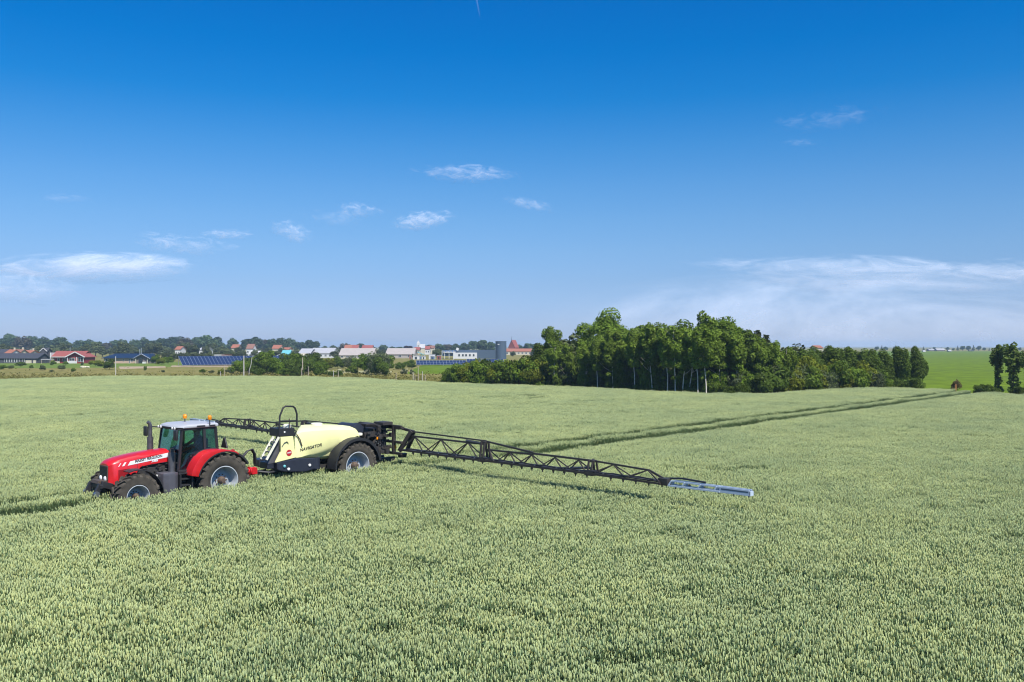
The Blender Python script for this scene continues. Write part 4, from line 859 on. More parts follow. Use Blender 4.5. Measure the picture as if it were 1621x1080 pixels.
text_mesh('hood_lettering', 'MASSEY FERGUSON', M_ink, TR, (2.74, .4275, 1.712), sl, (0, 0, 1), .125, .004, 0, .83)
text_mesh('model_number', '7495', M_decal, TR, (2.20, .4225, 1.665), sl, (0, 0, 1), .10, .004, .2, 1.1)
# front linkage
mb = MB()
for y in (-.36, .36): mb.bar((3.45, y, 1.0), (3.8, y, 1.12), .12, .2); mb.bar((3.8, y, 1.12), (4.02, y, .72), .10, .16); mb.tube([(3.5, y * .8, .8), (3.8, y * .9, 1.05)], .05, 8)
mb.bx(3.35, 3.8, -.3, .3, .85, 1.08); mb.bx(3.76, 3.86, -.45, .45, .98, 1.1); mb.build('front_linkage', M_black, TR, bevel=.015)
MB().prism([(3.55, 1.2), (3.84, 1.22), (3.88, 1.12), (3.55, 1.04)], -.28, .28).build('front_guard', M_grille, TR, bevel=.015)
mb = MB()
for y in (-.42, .42): mb.tube([(3.96, y - .04, .82), (3.96, y + .04, .82)], .09, 12)
mb.build('linkage_hook', M_steel, TR, smooth=40)
# wheels
for s in (1, -1):
    wheel(TR, (0, s * .93, .91), .91, .62, .49, 22, s); wheel(TR, (2.95, s * .93, .71), .71, .50, .36, 20, s)
# front mudguards
def arc(cx, cz, r, a0, a1, n=12): return [(cx + r * math.cos(R(a0 + (a1 - a0) * i / n)), cz + r * math.sin(R(a0 + (a1 - a0) * i / n))) for i in range(n + 1)]
for s in (1, -1):
    MB().strip(arc(2.95, .71, .86, 70, 190), arc(2.95, .71, .83, 70, 190), s * .70, s * 1.14).build('front_mudguard', M_black, TR, smooth=40)
    outer = [(1.22, 1.20), (1.17, 1.38), (1.07, 1.58), (.92, 1.78), (.74, 1.92), (.56, 1.985), (.3, 2.00), (0, 1.975), (-.25, 1.93), (-.42, 1.88), (-.52, 1.78)]
    inner = arc(0, .91, .985, 14, 119, 10)
    MB().strip(outer, inner, s * .72, s * 1.26).build('rear_mudguard', M_red, TR, smooth=38, bevel=.02)
    MB().strip(arc(0, .91, 1.012, 16, 116, 12), arc(0, .91, .97, 16, 116, 12), s * .74, s * 1.27).build('mudguard_trim', M_black, TR, smooth=40)
    MB().strip(arc(0, .91, 1.04, 112, 150, 6), arc(0, .91, .98, 112, 150, 6), s * .70, s * 1.24).build('mudguard_extension', M_black, TR, smooth=40)
    MB().lathe([(.06, 0), (.06, .03), (.04, .05), (.003, .05)], 12, axis='z', c=(-.36, s * 1.1, 1.9)).build('marker_light', M_darkred, TR)
    for k in (0, 1): MB().box((1.125 - k * .0, s * 1.268, 1.46 + k * .0), (.001, .001, .001)) if False else None
# fuel tank, steps, battery box
def rbox(x0, x1, y0, y1, z0, z1, name, m, b=.05): return MB().bx(x0, x1, y0, y1, z0, z1).build(name, m, TR, smooth=35, bevel=b)
MB().loft([[(x, y, z) for x, y in ((1.52, .40), (2.04, .40), (2.08, .62), (2.02, .90), (1.86, 1.0), (1.66, 1.0), (1.52, .92))] for z in (.62, .75, 1.22, 1.33)]).build('fuel_tank', M_greyplastic, TR, smooth=50, bevel=.03)
rbox(1.5, 2.05, -1.0, -.4, .62, 1.3, 'toolbox', M_greyplastic)
mb = MB()
for i, z in enumerate((.66, .86, 1.06, 1.24)): mb.bx(1.1, 1.5, .62, 1.08 - i * .05, z, z + .045)
mb.bx(1.08, 1.13, .62, 1.1, .6, 1.25); mb.bx(1.47, 1.51, .62, 1.06, .6, 1.25); mb.bx(1.1, 1.5, .5, .66, .6, 1.25)
mb.build('steps', M_black, TR, bevel=.008)
MB().lathe([(.045, 0), (.045, .07), (.003, .075)], 12, axis='z', c=(2.12, .62, 1.2)).build('filter_cap', M_lens, TR)
# exhaust and air intake
mb = MB(); mb.tube([(1.80, -.55, 1.75), (1.80, -.55, 2.42)], .10, 14); mb.tube([(1.80, -.55, 2.42), (1.80, -.55, 2.80), (1.83, -.55, 2.88), (1.89, -.55, 2.93)], [.068, .066, .062, .06], 14); mb.build('exhaust', M_exh, TR, smooth=50)
mb = MB(); mb.tube([(1.58, .58, 1.28), (1.58, .58, 1.96)], .115, 16); mb.build('exhaust_shroud', M_exh, TR, smooth=50)
MB().tube([(1.57, .58, 1.962), (1.57, .58, 2.08)], [.085, .07], 14).build('exhaust_cap', M_hub, TR, smooth=50)
# cab
A0, A1, B0, B1, C0, C1 = (1.46, 1.32), (1.30, 2.72), (.52, 1.9), (.52, 2.72), (.06, 1.95), (.10, 2.72)
mb = MB()
for s in (1, -1):
    y0, y1 = s * .80, s * .74
    def v3(p, y): return (p[0], y, p[1])
    mb.bar(v3(A0, y0), v3(A1, y1), .075); mb.bar(v3(B0, y0), v3(B1, y1), .09); mb.bar(v3(C0, y0), v3(C1, y1), .08)
    mb.bar((1.30, y1, 2.71), (.1, y1, 2.71), .08); mb.bar((1.46, y0, 1.33), (1.08, y0, 1.33), .08)
    pts = [(1.08, 1.33), (1.02, 1.55), (.88, 1.77), (.7, 1.92), (.5, 1.98), (.06, 1.97)]
    for p, q in zip(pts, pts[1:]): mb.bar(v3(p, y0), v3(q, y0), .07)
mb.bar((1.30, -.74, 2.71), (1.30, .74, 2.71), .08); mb.bar((1.45, -.8, 1.6), (1.45, .8, 1.6), .06); mb.bar((.1, -.74, 2.71), (.1, .74, 2.71), .08); mb.bar((.06, -.8, 1.96), (.06, .8, 1.96), .06)
mb.build('cab_frame', M_black, TR, bevel=.012)
MB().bx(.0, 1.44, -.78, .78, 1.22, 1.32).build('cab_floor', M_black, TR)
for q_ in ((.0, .55, -.77, -.45, 1.32, 1.75), (.0, .55, .5, .77, 1.32, 1.72), (1.1, 1.42, -.3, .3, 1.32, 1.85)): MB().bx(*q_).build('console', M_black, TR, bevel=.03)
mb = MB(); mb.bx(.15, .62, -.26, .26, 1.62, 1.76); mb.bx(.1, .22, -.25, .25, 1.76, 2.3); mb.bx(.25, .5, -.15, .15, 1.32, 1.62); mb.build('driver_seat', M_seat, TR, bevel=.04)
sw = MB(); sw.tube([(.98 + .0 * math.cos(a), .2 * math.cos(a), 2.02 + .2 * math.sin(a) * .6) if False else (.98 - .12 * math.sin(a), .2 * math.cos(a), 2.0 + .16 * math.sin(a)) for a in [i * .524 for i in range(13)]], .015, 6); sw.tube([(.98, 0, 2.0), (1.15, 0, 1.82)], .03, 8); sw.build('steering_wheel', M_black, TR)
def pane(name, pts, parent=TR): return MB().add([*pts, *[tuple(Vector(p) + Vector((.004, .004, 0))) for p in pts]], [tuple(range(len(pts))), tuple(range(len(pts), 2 * len(pts)))[::-1]] + [(i, i + len(pts), (i + 1) % len(pts) + len(pts), (i + 1) % len(pts)) for i in range(len(pts))]).build(name, M_glass, parent)
pane('windscreen', [(1.45, -.76, 1.62), (1.45, .76, 1.62), (1.31, .71, 2.69), (1.31, -.71, 2.69)])
pane('rear_window', [(.06, -.76, 2.0), (.06, .76, 2.0), (.1, .71, 2.69), (.1, -.71, 2.69)])
for s in (1, -1):
    y0, y1 = s * .79, s * .735
    pane('door_glass', [(1.43, y0, 1.37), (1.10, y0, 1.37), (1.03, y0, 1.56), (.89, y0, 1.79), (.71, y0, 1.94), (.56, y0, 1.98), (.56, y1, 2.68), (1.28, y1, 2.68)])
    pane('side_window', [(.48, y0, 2.01), (.1, y0, 2.0), (.13, y1, 2.68), (.48, y1, 2.68)])
MB().bx(1.0, 1.06, .80, .83, 1.78, 1.83).build('door_handle', M_black, TR)
# roof
def rr(x0, x1, w, z): c = .14; return [(x0, -w + c, z), (x0 + c * .6, -w, z), (x1 - c, -w, z), (x1, -w + c * 1.4, z), (x1, w - c * 1.4, z), (x1 - c, w, z), (x0 + c * .6, w, z), (x0, w - c, z)]
MB().loft([rr(-.02, 1.42, .80, 2.735), rr(-.04, 1.44, .83, 2.76), rr(-.04, 1.38, .83, 2.82), rr(.0, 1.25, .79, 2.86), rr(.1, 1.1, .68, 2.875)]).build('cab_roof', M_roof, TR, smooth=30, bevel=.012)
MB().loft([rr(1.2, 1.475, .80, 2.70), rr(1.2, 1.485, .815, 2.742), rr(1.2, 1.485, .815, 2.775)]).build('roof_visor', M_black, TR, smooth=30)
for y in (-.6, -.42, .42, .6):
    h = MB().lathe([(.05, 0), (.05, .02), (.03, .03), (.003, .03)], 14); h.v = [(1.482 + b_, y + a_, 2.745 + c_) for a_, b_, c_ in h.v]; h.build('work_light', M_lens, TR, smooth=50)
MB().bx(.52, .82, .832, .845, 2.765, 2.82).build('roof_vent', M_black, TR, bevel=.004); MB().bx(.15, .34, .832, .845, 2.765, 2.82).build('roof_vent', M_black, TR, bevel=.004)
for x, y, zb in ((.66, -.35, 2.87), (.36, .84, 2.80)):
    b = empty('beacon', (x, y, zb)); b.parent = TR
    MB().tube([(0, 0, 0), (0, 0, .12 if y < 0 else .2)], .022, 8).build('stem', M_exh, b); z1 = .12 if y < 0 else .2
    MB().lathe([(.065, z1), (.065, z1 + .03), (.06, z1 + .031), (.07, z1 + .06), (.068, z1 + .10), (.045, z1 + .14), (.003, z1 + .15)], 16, axis='z').build('lens', M_amber, b, smooth=50)
# mirrors
for s in (1, -1):
    m_ = empty('mirror', (1.70, s * 1.12, 2.57)); m_.parent = TR
    MB().box((0, 0, 0), (.09, .22, .34)).build('mirror_head', M_black, m_, smooth=40, bevel=.04)
    MB().tube([(-.02, 0, .1), (-.1, -s * .1, .16), (-.36, -s * .33, .14)], .02, 8).build('mirror_arm', M_black, m_)
# warning triangle plate and rear hitch
MB().add([(-.22, .52, 1.98), (-.22, .95, 1.98), (-.22, .78, 2.34), (-.22, .69, 2.34), (-.27, .52, 1.98), (-.27, .95, 1.98), (-.27, .78, 2.34), (-.27, .69, 2.34)], [(0, 1, 2, 3), (7, 6, 5, 4), (0, 4, 5, 1), (1, 5, 6, 2), (2, 6, 7, 3), (3, 7, 4, 0)]).build('warning_triangle', M_black, TR, bevel=.012)
mb = MB(); mb.bar((-.5, 0, .6), (-1.25, 0, .55), .14); mb.bar((-.5, .45, .75), (-1.15, .5, .62), .09); mb.bar((-.5, -.45, .75), (-1.15, -.5, .62), .09); mb.tube([(-.45, .4, 1.3), (-.95, .5, .75)], .045, 8); mb.tube([(-.45, -.4, 1.3), (-.95, -.5, .75)], .045, 8)
mb.build('rear_linkage', M_dark, TR, bevel=.012)

# driver: one continuous skinned body, seated
def person_body():
    V = {'pel': (.30, 0, 1.84, .15), 'wai': (.30, 0, 2.0, .145), 'che': (.32, 0, 2.22, .165), 'nek': (.34, 0, 2.40, .06), 'hd1': (.36, 0, 2.48, .085), 'hd2': (.37, 0, 2.57, .10), 'hd3': (.36, 0, 2.645, .075), 'nos': (.475, 0, 2.545, .018)}
    E_ = [('pel', 'wai'), ('wai', 'che'), ('che', 'nek'), ('nek', 'hd1'), ('hd1', 'hd2'), ('hd2', 'hd3'), ('hd2', 'nos')]
    for s, n in ((1, 'l'), (-1, 'r')):
        V.update({n + 'sh': (.32, s * .19, 2.32, .075), n + 'el': (.55, s * .27, 2.12, .05), n + 'wr': (.80, s * .20, 2.07, .034), n + 'pm': (.875, s * .185, 2.06, .036), n + 'hp': (.36, s * .11, 1.83, .10), n + 'kn': (.82, s * .15, 1.80, .07), n + 'an': (.95, s * .15, 1.42, .048), n + 'to': (1.08, s * .16, 1.37, .04)})
        E_ += [('che', n + 'sh'), (n + 'sh', n + 'el'), (n + 'el', n + 'wr'), (n + 'wr', n + 'pm'), ('pel', n + 'hp'), (n + 'hp', n + 'kn'), (n + 'kn', n + 'an'), (n + 'an', n + 'to')]
    names = list(V); me = bpy.data.meshes.new('person'); me.from_pydata([V[k][:3] for k in names], [(names.index(a), names.index(b)) for a, b in E_], [])
    o = bpy.data.objects.new('person_tmp', me); C.objects.link(o)
    md_ = o.modifiers.new('s', 'SKIN'); o.modifiers.new('u', 'SUBSURF').levels = 2
    for i, k in enumerate(names): me.skin_vertices[0].data[i].radius = (V[k][3], V[k][3]); me.skin_vertices[0].data[i].use_root = (k == 'pel')
    dg = bpy.context.evaluated_depsgraph_get(); body = bpy.data.meshes.new_from_object(o.evaluated_get(dg)); bpy.data.objects.remove(o)
    f = MB()
    for s in (1, -1):
        for i in range(4):
            y = s * (.15 + i * .02); L = (.075, .085, .08, .065)[i]
            f.tube([(.885, y, 2.065), (.885 + L * .6, y, 2.06), (.885 + L * .85, y, 2.03), (.885 + L * .7, y, 2.005)], [.010, .0095, .009, .007], 6)
        f.tube([(.86, s * .145, 2.05), (.90, s * .125, 2.03), (.93, s * .13, 2.01)], [.012, .011, .008], 6)
    bm = bmesh.new(); bm.from_mesh(body); t_ = bpy.data.meshes.new('t'); t_.from_pydata(f.v, [], f.f); bm.from_mesh(t_); bm.to_mesh(body); bm.free(); bpy.data.meshes.remove(t_)
    body.materials.clear(); body.materials.append(M_shirt); body.materials.append(M_skin)
    for p in body.polygons:
        c = p.center; p.material_index = 1 if (c.z > 2.42 or (c.x > .82 and c.z > 1.95)) else 0
        p.use_smooth = True
    body.name = 'person'; return body
pr_ = link_mesh('person', person_body()); pr_.location = O0 + Vector((0, 0, .0)); pr_.rotation_euler = (0, 0, RIG_RZ)
tag(pr_, 'person in dark clothes sitting at the wheel inside the tractor cab', 'person')
hb = MB(); hb.lathe([(.115, 2.56), (.118, 2.62), (.09, 2.68), (.003, 2.70)], 18, (.355, 0, 0), axis='z'); hb.prism([(.43, 2.575), (.53, 2.565), (.53, 2.578), (.43, 2.59)], -.07, .07); hb.build('cap', M_black, pr_, smooth=50)

# ------------------------------------------------------------------ sprayer
AX = -5.6
SP = empty('crop_sprayer', rig(AX, 0), RIG_RZ, 'pale yellow trailed field sprayer with wide dark folding booms spread over the wheat', 'sprayer')
OFF = (-AX, 0, 0)
def sb(mb, name, m, parent=SP, **k): return mb.build(name, m, parent, off=OFF, **k)
M_yel = mat('pale_yellow_plastic', (.82, .79, .37), .42, var=.07, scale=1.3, coat=.15); M_navy = mat('navy_cover', (.022, .026, .04), .4, var=.15); M_boom = mat('brown_black_boom', (.040, .034, .030), .55, var=.3, scale=5); M_tip = mat('pale_blue_grey_paint', (.42, .50, .60), .4, var=.08)
M_cream2 = mat('cream_paint', (.72, .70, .56), .45); M_badge = mat('red_badge', (.42, .02, .03), .4); M_hose = mat('black_hose', (.018, .018, .02), .45); M_nozzle = mat('nozzle_plastic', (.03, .03, .032), .5)
def tank_ring(x, zt, zc, zb, yb=.42, w=.8):
    h = [(.0, zt), (.45, zt - .01), (.66, zt - .05), (.77, zt - .15), (w, zt - .3), (w, zc), (w - .07, zc - min(.14, (zc - zb) * .4)), (yb + .08, zb + .03), (yb, zb)]
    return [(x, y, z) for y, z in h] + [(x, -y, z) for y, z in h[1:][::-1]] 
def slant(ring, x0): k = max(0., min(1., (x0 + 4.6) / 1.5)); return [(x - .72 * k * (.8 - y), y, z) for x, y, z in ring]
ts = [(-3.02, 2.24, 1.42, 1.30), (-3.10, 2.38, 1.39, 1.27), (-3.3, 2.46, 1.40, 1.25), (-3.8, 2.47, 1.49, 1.22), (-4.3, 2.46, 1.62, 1.20), (-4.75, 2.45, 1.75, 1.18), (-4.95, 2.44, 1.80, 1.45), (-5.3, 2.42, 1.88, 1.70), (-5.7, 2.38, 1.97, 1.82), (-5.86, 2.31, 2.0, 1.90), (-5.92, 2.24, 2.0, 1.93)]
sb(MB().loft([slant(tank_ring(x, a, b, c, .42 if x > -4.9 else .5), x) for x, a, b, c in ts]), 'tank', M_yel, smooth=32)
sb(MB().loft([[(x, y, z) for y, z in ((.28, 1.3), (.62, 1.3), (.70, 1.62), (.28, 1.7))] for x in (-4.0, -4.25, -4.7)]), 'sump', M_yel, smooth=40, bevel=.05)
sb(MB().lathe([(.22, 2.45), (.22, 2.52), (.18, 2.54), (.003, 2.545)], 20, (-4.5, 0, 0), axis='z'), 'tank_lid', M_cream2, smooth=40)
sb(MB().prism([(-2.42, 2.2), (-2.94, 2.19), (-3.05, 1.40), (-2.22, 1.29), (-2.44, 1.66)], .70, .815), 'front_panel', M_yel, bevel=.02)
sb(MB().bx(-3.05, -2.55, .25, .69, 1.3, 2.18), 'front_bulkhead', M_navy)
sb(MB().prism([(-2.27, 1.02), (-2.24, 1.285), (-3.07, 1.37), (-3.86, 1.31), (-3.9, .92), (-3.47, .84), (-2.6, .92)], .42, .84), 'lower_cover', M_navy, bevel=.03)
sb(MB().prism([(-2.27, 1.02), (-2.24, 1.285), (-3.07, 1.37), (-3.86, 1.31), (-3.9, .92), (-3.47, .84), (-2.6, .92)], -.84, -.42), 'lower_cover', M_navy, bevel=.03)
cy = MB(); cy.tube([(-3.98, .66, .9), (-3.98, .66, 1.3)], .19, 20); sb(cy, 'filter_housing', M_navy, smooth=40)
for x, z in ((-3.62, 1.07), (-2.72, 1.01), (-2.55, 1.13)):
    k = MB().lathe([(.055, 0), (.055, .03), (.03, .05), (.003, .05)], 12, (x, .842, z)); sb(k, 'valve_knob', M_lens if z < 1.1 else M_teal, smooth=50)
bd = MB().lathe([(.115, 0), (.115, .008), (.003, .008)], 28, (-2.76, .816, 1.60)); b_ = sb(bd, 'badge', M_badge)
def stext(name, body, m, parent, o, ux, uz, *a): return text_mesh(name, body, m, parent, Vector(o) + Vector(OFF), ux, uz, *a)
stext('badge_lettering', 'HARDI', M_decal, b_, (-2.68, .826, 1.575), (-1, 0, .1), (0, 0, 1), .07, .002, .1, .8)
stext('tank_lettering', 'NAVIGATOR', M_ink, SP, (-3.22, .803, 1.60), (-1, 0, .135), (0, 0, 1), .16, .004, .2, 1.06)
# platform, rail, ladder
sb(MB().bx(-3.02, -2.38, .1, .78, 2.21, 2.50), 'platform', M_black, bevel=.02); sb(MB().bx(-2.62, -2.56, .785, .795, 2.34, 2.40), 'hook', M_lens)
pts = [(-2.4, .74, 2.5), (-2.42, .74, 2.95), (-2.56, .74, 3.25), (-2.66, .74, 3.30), (-2.98, .74, 3.28), (-3.06, .74, 3.22), (-3.14, .74, 3.0), (-3.14, .74, 2.5)]
sb(MB().tube(pts, .035, 8), 'guard_rail', M_black, smooth=60)
sb(MB().tube([(-2.42, .74, 2.78), (-3.12, .74, 2.76)], .018, 6), 'rail_bar', M_black)
sb(MB().lathe([(.16, 2.5), (.16, 2.58), (.08, 2.62), (.003, 2.63)], 16, (-2.9, .45, 0), axis='z'), 'inductor_lid', M_cream2, smooth=40)
sb(MB().tube([(-2.85, .7, 2.5), (-2.85, .7, 2.84)], .02, 6), 'valve_lever', M_hub)
ld = MB()
for y in (.42, .78): ld.bar((-1.85, y, 1.42), (-2.36, y, 2.2), .05, .07)
sb(ld, 'ladder', M_cream2)
for t in (.12, .34, .56, .78):
    x, z = -1.85 - .51 * t, 1.42 + .78 * t; sb(MB().bx(x - .06, x + .06, .43, .77, z - .015, z + .015), 'ladder_step', M_exh)
hr_ = MB(); hr_.tube([(-1.66, .8, 1.55), (-2.02, .8, 2.12)], .022, 8); hr_.tube([(-2.02, .8, 2.12), (-2.12, .8, 2.16), (-2.2, .8, 2.05)], .018, 6); sb(hr_, 'ladder_handrail', M_cream2)
sb(MB().bx(-2.5, -2.0, .05, .6, 1.05, 1.3), 'pump_housing', M_navy, bevel=.03); sb(MB().prism([(-2.0, 1.25), (-2.42, 2.1), (-2.5, 2.1), (-2.5, 1.25)], .38, .62), 'front_screen', M_greyplastic)
# tap pipe on the panel, strap
sb(MB().tube([(-2.46, .83, 1.85), (-2.55, .84, 1.98), (-2.66, .84, 2.02), (-2.72, .84, 1.95)], .014, 6), 'tap_pipe', M_exh)
sb(MB().tube([(-3.08, .83, 2.25), (-3.2, .86, 2.05), (-3.3, .84, 1.8)], .022, 6), 'tank_hose', M_hub)
# drawbar, hoses, red coupling
db_ = MB(); db_.bar((-1.2, 0, .6), (-2.4, 0, .72), .2, .16)
for y in (-.35, .35): db_.bar((-2.3, y * .6, .74), (-3.2, y, .86), .12, .16); db_.bx(-8.0, -3.0, y - .07, y + .07, .80, .98)
for x in (-3.4, -4.8, -6.6, -7.6): db_.bx(x - .06, x + .06, -.4, .4, .82, .95)
sb(db_, 'chassis', M_dark, bevel=.01)
for k in range(3):
    y = .22 + .06 * k; sb(MB().tube([(-.95, y, 1.15), (-1.15, y, 1.5), (-1.38, y, 1.72 + k * .02), (-1.56, y, 1.76 + k * .02), (-1.66, y, 1.62), (-1.70, y, 1.25)], .028, 8), 'hydraulic_hose', M_hose, smooth=60)
rc = MB(); rc.tube([(-1.35, .3, 1.02), (-1.68, .3, 1.05)], .10, 12); rc.tube([(-1.42, .3, 1.02), (-1.46, .3, 1.02)], .16, 12); rc.bx(-1.7, -1.5, .2, .42, .9, 1.12); sb(rc, 'coupling', M_red, smooth=40)
sb(MB().tube([(-1.2, .15, .85), (-2.2, .15, .95)], .06, 10), 'drive_shaft', M_dark)
sb(MB().tube([(-1.75, .4, .98), (-2.1, .55, .92), (-2.6, .6, .95)], .05, 8), 'suction_hose', M_hose)
# wheels and mudguards
ax = MB(); ax.tube([(-5.6, -.9, .88), (-5.6, .9, .88)], .1, 12); sb(ax, 'axle', M_dark)
for s in (1, -1):
    wheel(SP, (0, s * .93, .88), .88, .50, .53, 22, s)
    sb(MB().strip(arc(-5.6, .88, 1.09, -2, 172, 18), arc(-5.6, .88, 1.02, -2, 172, 18), s * .66, s * 1.22), 'mudguard', M_black, smooth=40)
    fl = MB(); fl.strip(arc(-5.6, .88, 1.09, 40, 172, 14), arc(-5.6, .88, .985, 40, 172, 14), s * 1.19, s * 1.225); sb(fl, 'mudguard_lip', M_black, smooth=40)
# rear hose drum, lamp, centre frame
sb(MB().tube([(-6.05, -.55, 2.18), (-6.05, .55, 2.18)], .27, 22), 'hose_drum', M_navy, smooth=40, bevel=.02)
lp = MB().bx(-6.1, -5.84, .6, .78, 1.99, 2.1); sb(lp, 'work_lamp', M_cream2, bevel=.03)
cf = MB()
for y in (-.75, .75): cf.bar((-6.2, y, 2.0), (-7.4, y, 1.9), .1, .12); cf.bar((-6.3, y, 1.3), (-7.5, y, 1.45), .1, .12); cf.bar((-6.9, y, 1.15), (-6.9, y, 2.35), .14); cf.bar((-7.55, y * 1.2, 1.15), (-7.55, y * 1.2, 2.3), .12); cf.bar((-6.4, y, 1.4), (-6.9, y, 1.95), .08)
for z in (1.2, 1.65, 2.28): cf.bar((-7.55, -1.4, z), (-7.55, 1.4, z), .1)
for z in (1.3, 2.3): cf.bar((-6.9, -.75, z), (-6.9, .75, z), .12)
sb(cf, 'centre_frame', M_boom, bevel=.01)
vb = MB(); rg_ = random.Random(11)
for i in range(44): vb.box((rg_.uniform(-7.6, -6.3), rg_.uniform(.3, .92), rg_.uniform(1.2, 2.25)), (rg_.uniform(.08, .22), rg_.uniform(.06, .16), rg_.uniform(.06, .18)))
vb.bx(-7.45, -6.35, -.6, .55, 1.25, 2.2); sb(vb, 'valve_block', M_dark, bevel=.01)
hs_ = MB()
for i in range(22):
    p = Vector((rg_.uniform(-7.4, -6.3), rg_.uniform(.55, .9), rg_.uniform(1.3, 2.2))); q = p + Vector((rg_.uniform(-.5, .5), rg_.uniform(-.05, .1), rg_.uniform(-.3, .3))); mid = (p + q) / 2 + Vector((0, .06, -.08)); hs_.tube([p, mid, q], .018, 6)
sb(hs_, 'frame_hose', M_hose)
for x, y, z in ((-6.75, .86, 1.85), (-7.58, .98, 1.45)): sb(MB().box((x, y, z), (.07, .02, .16 if x < -7 else .1)), 'warning_sticker', M_amber)
for i in range(5): sb(MB().box((-6.6 - .1 * i, .84, 1.5 + .07 * ((i * 3) % 4)), (.05, .05, .04)), 'hose_coupler', M_steel)
tp = MB(); tp.bx(-6.75, -6.3, .2, .75, 2.38, 2.44); tp.bx(-7.5, -7.0, .3, .9, 2.34, 2.46); tp.bx(-7.75, -7.5, .6, 1.3, 2.16, 2.26); tp.bar((-6.4, .5, 2.0), (-6.4, .5, 2.4), .06); sb(tp, 'top_rack', M_boom, bevel=.01)
sb(MB().tube([(-7.7, 1.25, 1.2), (-7.7, 1.25, 1.05)], [.2, .16], 14), 'breakaway_damper', M_dark, smooth=40)
# boom wings
BX = -7.8
def lathe_truss(W, s):
    """one wing; local y = s * distance from the centre line."""
    n0 = [(1.30, 1.91, 2.69), (2.69, 3.48, 4.18), (4.18, 4.99, 5.75)]
    def Y(v): return s * v
    def rail(name, a, b, za, zb, w, dx=0., m=M_boom): return sb(MB().bar((BX + dx, Y(a), za), (BX + dx, Y(b), zb), w), name, m, W)
    for dx in (-.2, .2): rail('lower_rail', 1.2, 5.85, 1.35, 1.33, .07, dx); rail('lower_rail', 5.95, 10.9, 1.33, 1.34, .06, dx); rail('lower_rail', 11.0, 13.75, 1.34, 1.30, .06, dx)
    rail('upper_rail', 1.7, 5.85, 1.92, 1.90, .062); rail('upper_rail', 5.95, 8.3, 1.71, 1.73, .06); rail('upper_rail', 8.3, 10.9, 1.76, 1.74, .065); rail('upper_rail', 11.0, 13.22, 1.74, 1.64, .055); rail('upper_rail', 13.22, 13.8, 1.64, 1.42, .05)
    rail('tie_rod', 1.75, 5.9, 2.10, 2.03, .05); rail('tie_rod', 5.9, 8.3, 2.02, 1.79, .06)
    for a, b in ((1.3, 5.8), (6.0, 10.85), (11.05, 13.7)): sb(MB().bx(BX - .17, BX + .17, Y(a), Y(b), 1.352, 1.375), 'shadow_plate', M_boom, W)  # plate added between the lower rails to thicken them and widen the boom's shadow
    def brace(a, za, b, zb, w=.036):
        for dx in (-.19, .19): sb(MB().bar((BX, Y(a), za), (BX + dx, Y(b), zb), w), 'brace', M_boom, W)
    for a, t, b in n0: brace(t, 1.9, a + .02, 1.37); brace(t, 1.9, b - .02, 1.36)
    for a, t, b in [(6.0, 6.14, 6.55), (6.65, 7.15, 7.67), (7.67, 8.23, 8.74), (8.74, 9.31, 9.82), (9.82, 10.35, 10.85)]:
        if t > 6.2: brace(t, 1.71, a + .02, 1.36, .036)
        brace(t, 1.71, b - .02, 1.36, .036)
    for a, t, b in [(11.05, 11.81, 12.4), (12.4, 13.15, 13.7)]: brace(t, 1.69 if t < 12 else 1.64, a, 1.36, .034); brace(t, 1.69 if t < 12 else 1.64, b, 1.35, .034)
    for yy, zt, w in ((5.9, 2.04, .11), (10.95, 1.79, .09)):
        p = MB()
        for dx in (-.2, .2): p.bar((BX + dx, Y(yy - .07), 1.28), (BX + dx * .5, Y(yy - .07), zt), w * .6); p.bar((BX + dx, Y(yy + .08), 1.28), (BX + dx * .5, Y(yy + .08), zt - .08), w * .6)
        p.bx(BX - .22, BX + .22, Y(yy - .18), Y(yy + .18), 1.27, 1.42); p.bx(BX - .1, BX + .1, Y(yy - .12), Y(yy + .12), zt - .10, zt - .02); sb(p, 'hinge', M_boom, W, bevel=.008)
    p = MB()
    for dx in (-.2, .2): p.bar((BX + dx, Y(1.2), 1.3), (BX + dx * .3, Y(1.78), 2.12), .10, .16)
    p.bar((BX, Y(1.0), 2.2), (BX, Y(1.85), 2.1), .1); sb(p, 'root_arm', M_boom, W, bevel=.008)
    j = MB(); j.bx(BX - .12, BX + .12, Y(13.6), Y(13.95), 1.24, 1.46); sb(j, 'breakaway_joint', M_dark, W, bevel=.02)
    # pale tip: open ladder frame, then closed channel
    tpm = MB()
    for dx in (-.10, .10): tpm.bar((BX + dx, Y(13.97), 1.26), (BX + dx, Y(15.75), 1.265), .045)
    for dx in (-.08, .08): tpm.bar((BX + dx, Y(14.1), 1.41), (BX + dx, Y(16.7), 1.395), .04)
    for q in (14.02, 14.5, 15.05, 15.6): tpm.bar((BX + .10, Y(q - .04), 1.26), (BX + .08, Y(q + .06), 1.41), .09, .03); tpm.bar((BX - .10, Y(q - .04), 1.26), (BX - .08, Y(q + .06), 1.41), .09, .03)
    tpm.bx(BX + .07, BX + .10, Y(15.75), Y(16.74), 1.26, 1.375); tpm.bx(BX - .10, BX - .07, Y(15.75), Y(16.74), 1.26, 1.375); tpm.bx(BX - .10, BX + .10, Y(15.75), Y(16.74), 1.245, 1.262); tpm.bx(BX - .10, BX + .10, Y(16.70), Y(16.74), 1.262, 1.375)
    tpn = sb(tpm, 'boom_tip', M_tip, W); sb(MB().bx(BX + .1005, BX + .104, Y(15.8), Y(16.68), 1.335, 1.372), 'tip_shade_strip', M_slate, W)  # dark strip on the front face paints the shaded inside of the channel
    sb(MB().tube([(BX - .1, Y(13.6), 1.42), (BX - .05, Y(14.4), 1.5), (BX - .05, Y(15.2), 1.46)], .03, 6), 'tip_hose', M_hose, W)
